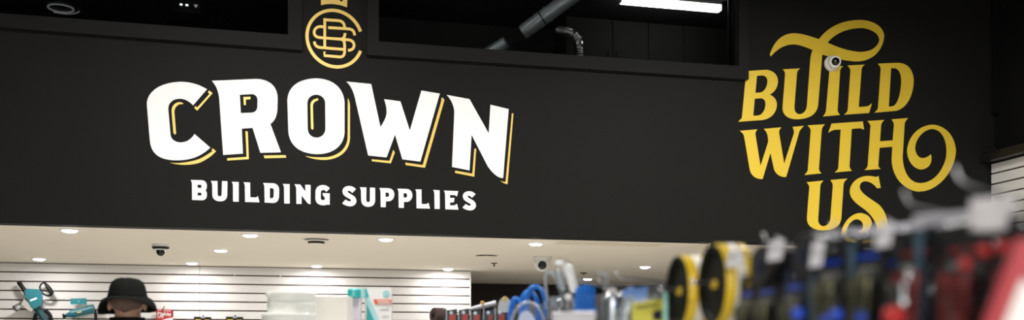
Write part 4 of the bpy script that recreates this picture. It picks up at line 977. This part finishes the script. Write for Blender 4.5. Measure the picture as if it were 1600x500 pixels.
t, L = local(1030, 455, 3.2, 'black_clip', 'small black clip above the yellow-green card', 'clip')
q = N(); prism(q, [[(1024,462),(1030,446),(1034,446),(1036,463)]], lambda s, tt: L(s[0], s[1], .012-.012*tt)); obj('jaw', q, M_BLACK, t)
q = N(); tube(q, [L(1024, 461, .006), L(1036, 462, .006)], .006, 8); obj('hinge', q, M_CHROME, t, True)
# silver bottle with round shoulders
t, L = local(957, 500, 3.55, 'silver_bottle', 'round-shouldered silver bottle in clear wrap left of the yellow-green card', 'bottle')
R_ = 15*3.55/F; zt_ = L(957, 457).z
q = N(); lathe(q, [(0, -.1), (R_*.92, -.1), (R_, -.08), (R_, zt_-.045), (R_*.9, zt_-.020), (R_*.6, zt_-.006), (0, zt_)], 28); obj('bottle_body', q, M_CHROME, t, True)
q = N(); lathe(q, [(0, zt_+.0005), (.011, zt_+.0005), (.011, zt_+.014), (0, zt_+.016)], 16); obj('cap', q, M_WPLAST, t, True)
q = N(); lathe(q, [(R_*1.10, -.09), (R_*1.12, zt_-.05), (R_*1.0, zt_-.012), (R_*.5, zt_+.004)], 28); obj('wrap', q, M_CLEAR, t, True)
# clear wrapped grey tube right of the bottle
t, L = local(986, 500, 3.36, 'wrapped_tube', 'clear wrapped grey tube leaning between the silver bottle and the yellow card', 'tube')
q = N(); tube(q, [L(974, 520), L(978, 490), L(984, 470), L(990, 464)], [.030, .030, .026, .012], 18); obj('sleeve', q, M_MILK, t, True)
q = N(); tube(q, [L(974, 520), L(979, 488), L(985, 470)], .016, 14); obj('core', q, M_STEEL, t, True)
# blue hank
t, L = local(914, 490, 3.9, 'blue_hose', 'thick hank of bright blue hose right of the clear clamshell pack', 'hose')
for k in range(6):
    u = 901+k*5.2; top = 452-6*math.sin(PI*(k+.5)/6)
    q = N(); tube(q, [L(u-1, 520, .004), L(u-1, 470, -.004+.004*(k % 2)), L(u, top+8, .0), L(u+1, top, .012), L(u+2, top+3, .03), L(u+2, 480, .045), L(u+2, 520, .045)], .0062, 10); obj('strand', q, M_BLUE, t, True)
q = N(); prism(q, [[(896,484),(932,482),(932,490),(896,492)]], lambda s, tt: L(s[0], s[1], -.012-.003*tt)); obj('tie_band', q, M_BLUE, t)
# white crumpled label in front of it
crumple('paper_label', 862, 487, 932, 520, 3.7, M_PAPER, 'crumpled white paper label in front of the blue hank', .01)
# leaning clear clamshell with white tubes
t, L = local(880, 470, 4.3, 'clear_clamshell', 'tall leaning clear clamshell pack holding a white tube', 'clamshell')
q = N(); prism(q, [path('M866,414 C866,405 876,402 884,405 C895,409 899,416 901,424 L907,458 C908,468 903,472 893,472 L884,466 L878,455 L869,425 Z', 0, 0, 1., 6)[0]], lambda s, tt: L(s[0], s[1], .05-.06*tt)); bmesh.ops.bevel(q, geom=list(q.edges), offset=.006, segments=2, affect='EDGES', clamp_overlap=True); obj('shell', q, M_BUBBLE, t, True)
q = N(); tube(q, [L(884, 414, .0), L(887, 418, -.0), L(897, 452, -.0), L(898, 457, .0)], [.012, .021, .021, .014], 18); obj('white_tube', q, M_BRIGHT, t, True)
q = N(); ball(q, L(874, 411.5, .0), (.019, .016, .013), 16, 10); obj('white_cap', q, M_BRIGHT, t, True)
q = N(); ball(q, L(888, 464, -.0), (.019, .016, .015), 16, 10); obj('white_cap', q, M_BRIGHT, t, True)
q = N(); tube(q, [L(871, 424, .0), L(876, 440, .0), L(881, 454, .0)], [.014, .018, .014], 14); obj('inner_tray', q, M_MILK, t, True)
q = N(); tube(q, [L(u, v, .02) for u, v in arc(860, 436, 8, 12, 20, 200)]+[L(853, 450, .02), L(855, 464, .02)], .007, 10); obj('hook_loop', q, M_MILK, t, True)
q = N(); tube(q, [L(857, 428, .03), L(866, 428, .03), L(882, 466, .03), L(862, 466, .03)], .012, 10); obj('side_wing', q, M_CLEAR, t, True)
# small clear clips below
for i, (u, v, lab) in enumerate(((858, 478, 'clear plastic clip left below the leaning clamshell'), (873, 476, 'clear plastic clip under the leaning clamshell'), (892, 480, 'clear plastic clip beside the blue hank'))):
    t, L = local(u, v, 4.2, 'plastic_clip', lab, 'clip', 'small clear plastic clips')
    q = N(); tube(q, [L(a_, b_) for a_, b_ in arc(u, v-2, 5, 9, -60, 230)], .007, 8); obj('loop', q, M_MILK, t, True)
    q = N(); tube(q, [L(u-2, v+4), L(u+1, v+22)], .008, 8); obj('stem', q, M_CLEAR, t, True)
# ring hook curl
t, L = local(944, 440, 3.7, 'wire_curl', 'curled clear hook end standing free above the silver bottle', 'hook')
q = N(); tube(q, [L(a_, b_) for a_, b_ in arc(941, 434, 8, 8, 150, -20)]+[L(948.5, 440)], .006, 8); obj('curl', q, M_MILK, t, True)
q = N(); tube(q, [L(a_, b_, .004) for a_, b_ in arc(947, 451, 3, 3, 0, 345)], .003, 8, closed=True); obj('ring', q, M_CHROME, t, True)
q = N(); tube(q, [L(948.5, 440, .0), L(947.5, 448)], .004, 8); obj('stem', q, M_MILK, t, True)
# blue coils behind the dome
for i, (u, v, rx, ry, lab) in enumerate(((836, 477, 15, 30, 'tall blue coil of hose behind the clear dome, right loop'), (826, 483, 13, 28, 'blue coil of hose behind the clear dome, left loop'), (806, 496, 10, 30, 'lowest blue coil of hose at the left of the clear dome'))):
    t, L = local(u, v, 4.75+.06*i, 'blue_hose', lab, 'hose', 'blue coils of hose')
    for k in range(2):
        q = N(); tube(q, [L(a_+k*3, b_+k*2, .012*k) for a_, b_ in arc(u, v, rx, ry, 0, 351, 40)], .0095, 10, closed=True); obj('coil', q, M_BLUE, t, True)
# clear dome pack
t, L = local(824, 500, 4.55, 'clear_dome_pack', 'large clear domed blister pack with white insert in front of the blue coils', 'pack')
q = N(); prism(q, [path('M797,520 C796,490 805,472 822,470 C838,471 850,490 858,520 Z', 0, 0, 1., 8)[0]], lambda s, tt: L(s[0], s[1], .05-.05*tt)); bmesh.ops.bevel(q, geom=list(q.edges), offset=.008, segments=2, affect='EDGES', clamp_overlap=True); obj('shell', q, M_BUBBLE, t, True)
q = N(); tube(q, [L(a_, b_, -.005) for a_, b_ in arc(825, 515, 27, 43, 12, 172, 20)], .008, 10); obj('rim', q, M_MILK, t, True)
q = N(); prism(q, [path('M808,520 C808,498 812,486 822,485 C832,486 838,500 842,520 Z', 0, 0, 1., 8)[0]], lambda s, tt: L(s[0], s[1], .035-.02*tt)); obj('insert', q, mat('pale_blue_insert', (.55, .62, .82), .5, var=.1), t)
t, L = local(790, 480, 5.3, 'clear_hook_pack', 'small clear rounded hanger pack left of the blue coils', 'pack')
q = N(); prism(q, [path('M778,488 C776,470 784,464 790,464 C797,465 801,475 801,488 Z', 0, 0, 1., 8)[0]], lambda s, tt: L(s[0], s[1], .03-.03*tt)); obj('shell', q, M_MILK, t)
q = N(); tube(q, [L(a_, b_, -.006) for a_, b_ in arc(789, 467.5, 3, 3, 0, 345)], .0035, 8, closed=True); obj('eyelet', q, M_PALEGOLD, t, True)
# ---- far end: small rack facing the camera with black and red blister packs
DE = 6.2; sE = DE/F
t, L = local(745, 539, DE+.12, 'end_rack', 'slim dark rack at the far end of the gondola holding the red and black packs', 'rack')
zb = -CAMZ
bx('panel', (0, .02, (zb+.20)/2), (.44, .02, .20-zb), M_SATINB, t, .003); bx('foot', (0, 0.02, zb+.02), (.44, .20, .04), M_SATINB, t, .004)
q = N(); tube(q, [L(735, 484.5, -.16), L(757, 479.5, -.16), L(776, 475, -.16)], [.011, .016, .018], 12); obj('rail', q, MATS['satin_silver'], t, True)
q = N(); tube(q, [L(a_, b_, -.18) for a_, b_ in arc(755, 475, 2.2, 2.2, 0, 345)], .003, 8, closed=True); obj('ring', q, M_PALEGOLD, t, True)
for x in (L(738, 0).x, L(774, 0).x): 
    q = N(); tube(q, [(x, .01, .185), (x, -.16, L(0, 484).z if x < 0 else L(0, 475.5).z)], .006, 8); obj('rail_arm', q, M_CHROME, t, True)
for i, (u, v, rd) in enumerate(((706, 484, .75), (725, 483.5, .5), (743.5, 484.5, .6), (764, 484, .3), (782, 484, .5))):
    t, L = local(u, v, DE, 'carded_pack', ['red and black carded pack beside the dark roll, leftmost on the far rack', 'second red and black carded pack from the dark roll on the far rack', 'middle red and black carded pack on the far rack', 'mostly navy carded pack, fourth on the far rack', 'red and black carded pack nearest the clear hanger pack'][i], 'pack', 'red and black packs on the far rack')
    q = N(); prism(q, [[(u-8.6,v+1),(u+8.2,v-1.5),(u+8.2,530),(u-8.6,530)]], lambda s, tt: L(s[0], s[1], .006-.006*tt)); cd = obj('card', q, M_NAVY if i == 3 else M_BLACK, t)
    q = N(); prism(q, [[(u-6+8*(1-rd)*.9,v+8.5),(u+6,v+7),(u+6,530),(u-7+8*(1-rd)*.9,530)]], lambda s, tt: L(s[0], s[1], -.001-.004*tt)); obj('red_panel', q, M_RED, cd)
    q = N(); prism(q, [[(u-7.5,v+3),(u+7,v+1),(u+7,528),(u-7.5,528)]], lambda s, tt: L(s[0], s[1], -.008-.022*tt)); obj('bubble', q, M_BUBBLE, t)
    q = N(); prism(q, [[(u-9,v-1),(u-7.4,v-3),(u-7.4,530),(u-9,530)]], lambda s, tt: L(s[0], s[1], -.004-.010*tt)); obj('clear_edge', q, M_MILK, t)
    q = N(); lathe(q, [(0, 0), (.012, 0), (.010, .006), (0, .008)], 12, L(u-1, v+5, -.001), (0, -1, 0)); obj('eyelet', q, M_STEEL, t, True)
t, L = local(682, 500, 6.7, 'dark_roll', 'dark brown felt roll at the far left end of the gondola', 'roll')
q = N(); lathe(q, [(.018, 0), (.050, 0), (.056, .006), (.056, .085), (.050, .092), (.018, .092)], 32, L(677, 493), (.80, .60, 0)); obj('felt', q, M_BROWNROLL, t, True)
q = N(); lathe(q, [(0, .004), (.018, .004), (.018, .008), (0, .008)], 20, L(677, 493), (.80, .60, 0)); obj('core', q, M_BLACK, t, True)
q = N(); tube(q, [L(690, 493, .04), L(693, 483, .0), L(694, 482, .0)], .004, 8); obj('hang_wire', q, M_CHROME, t, True)
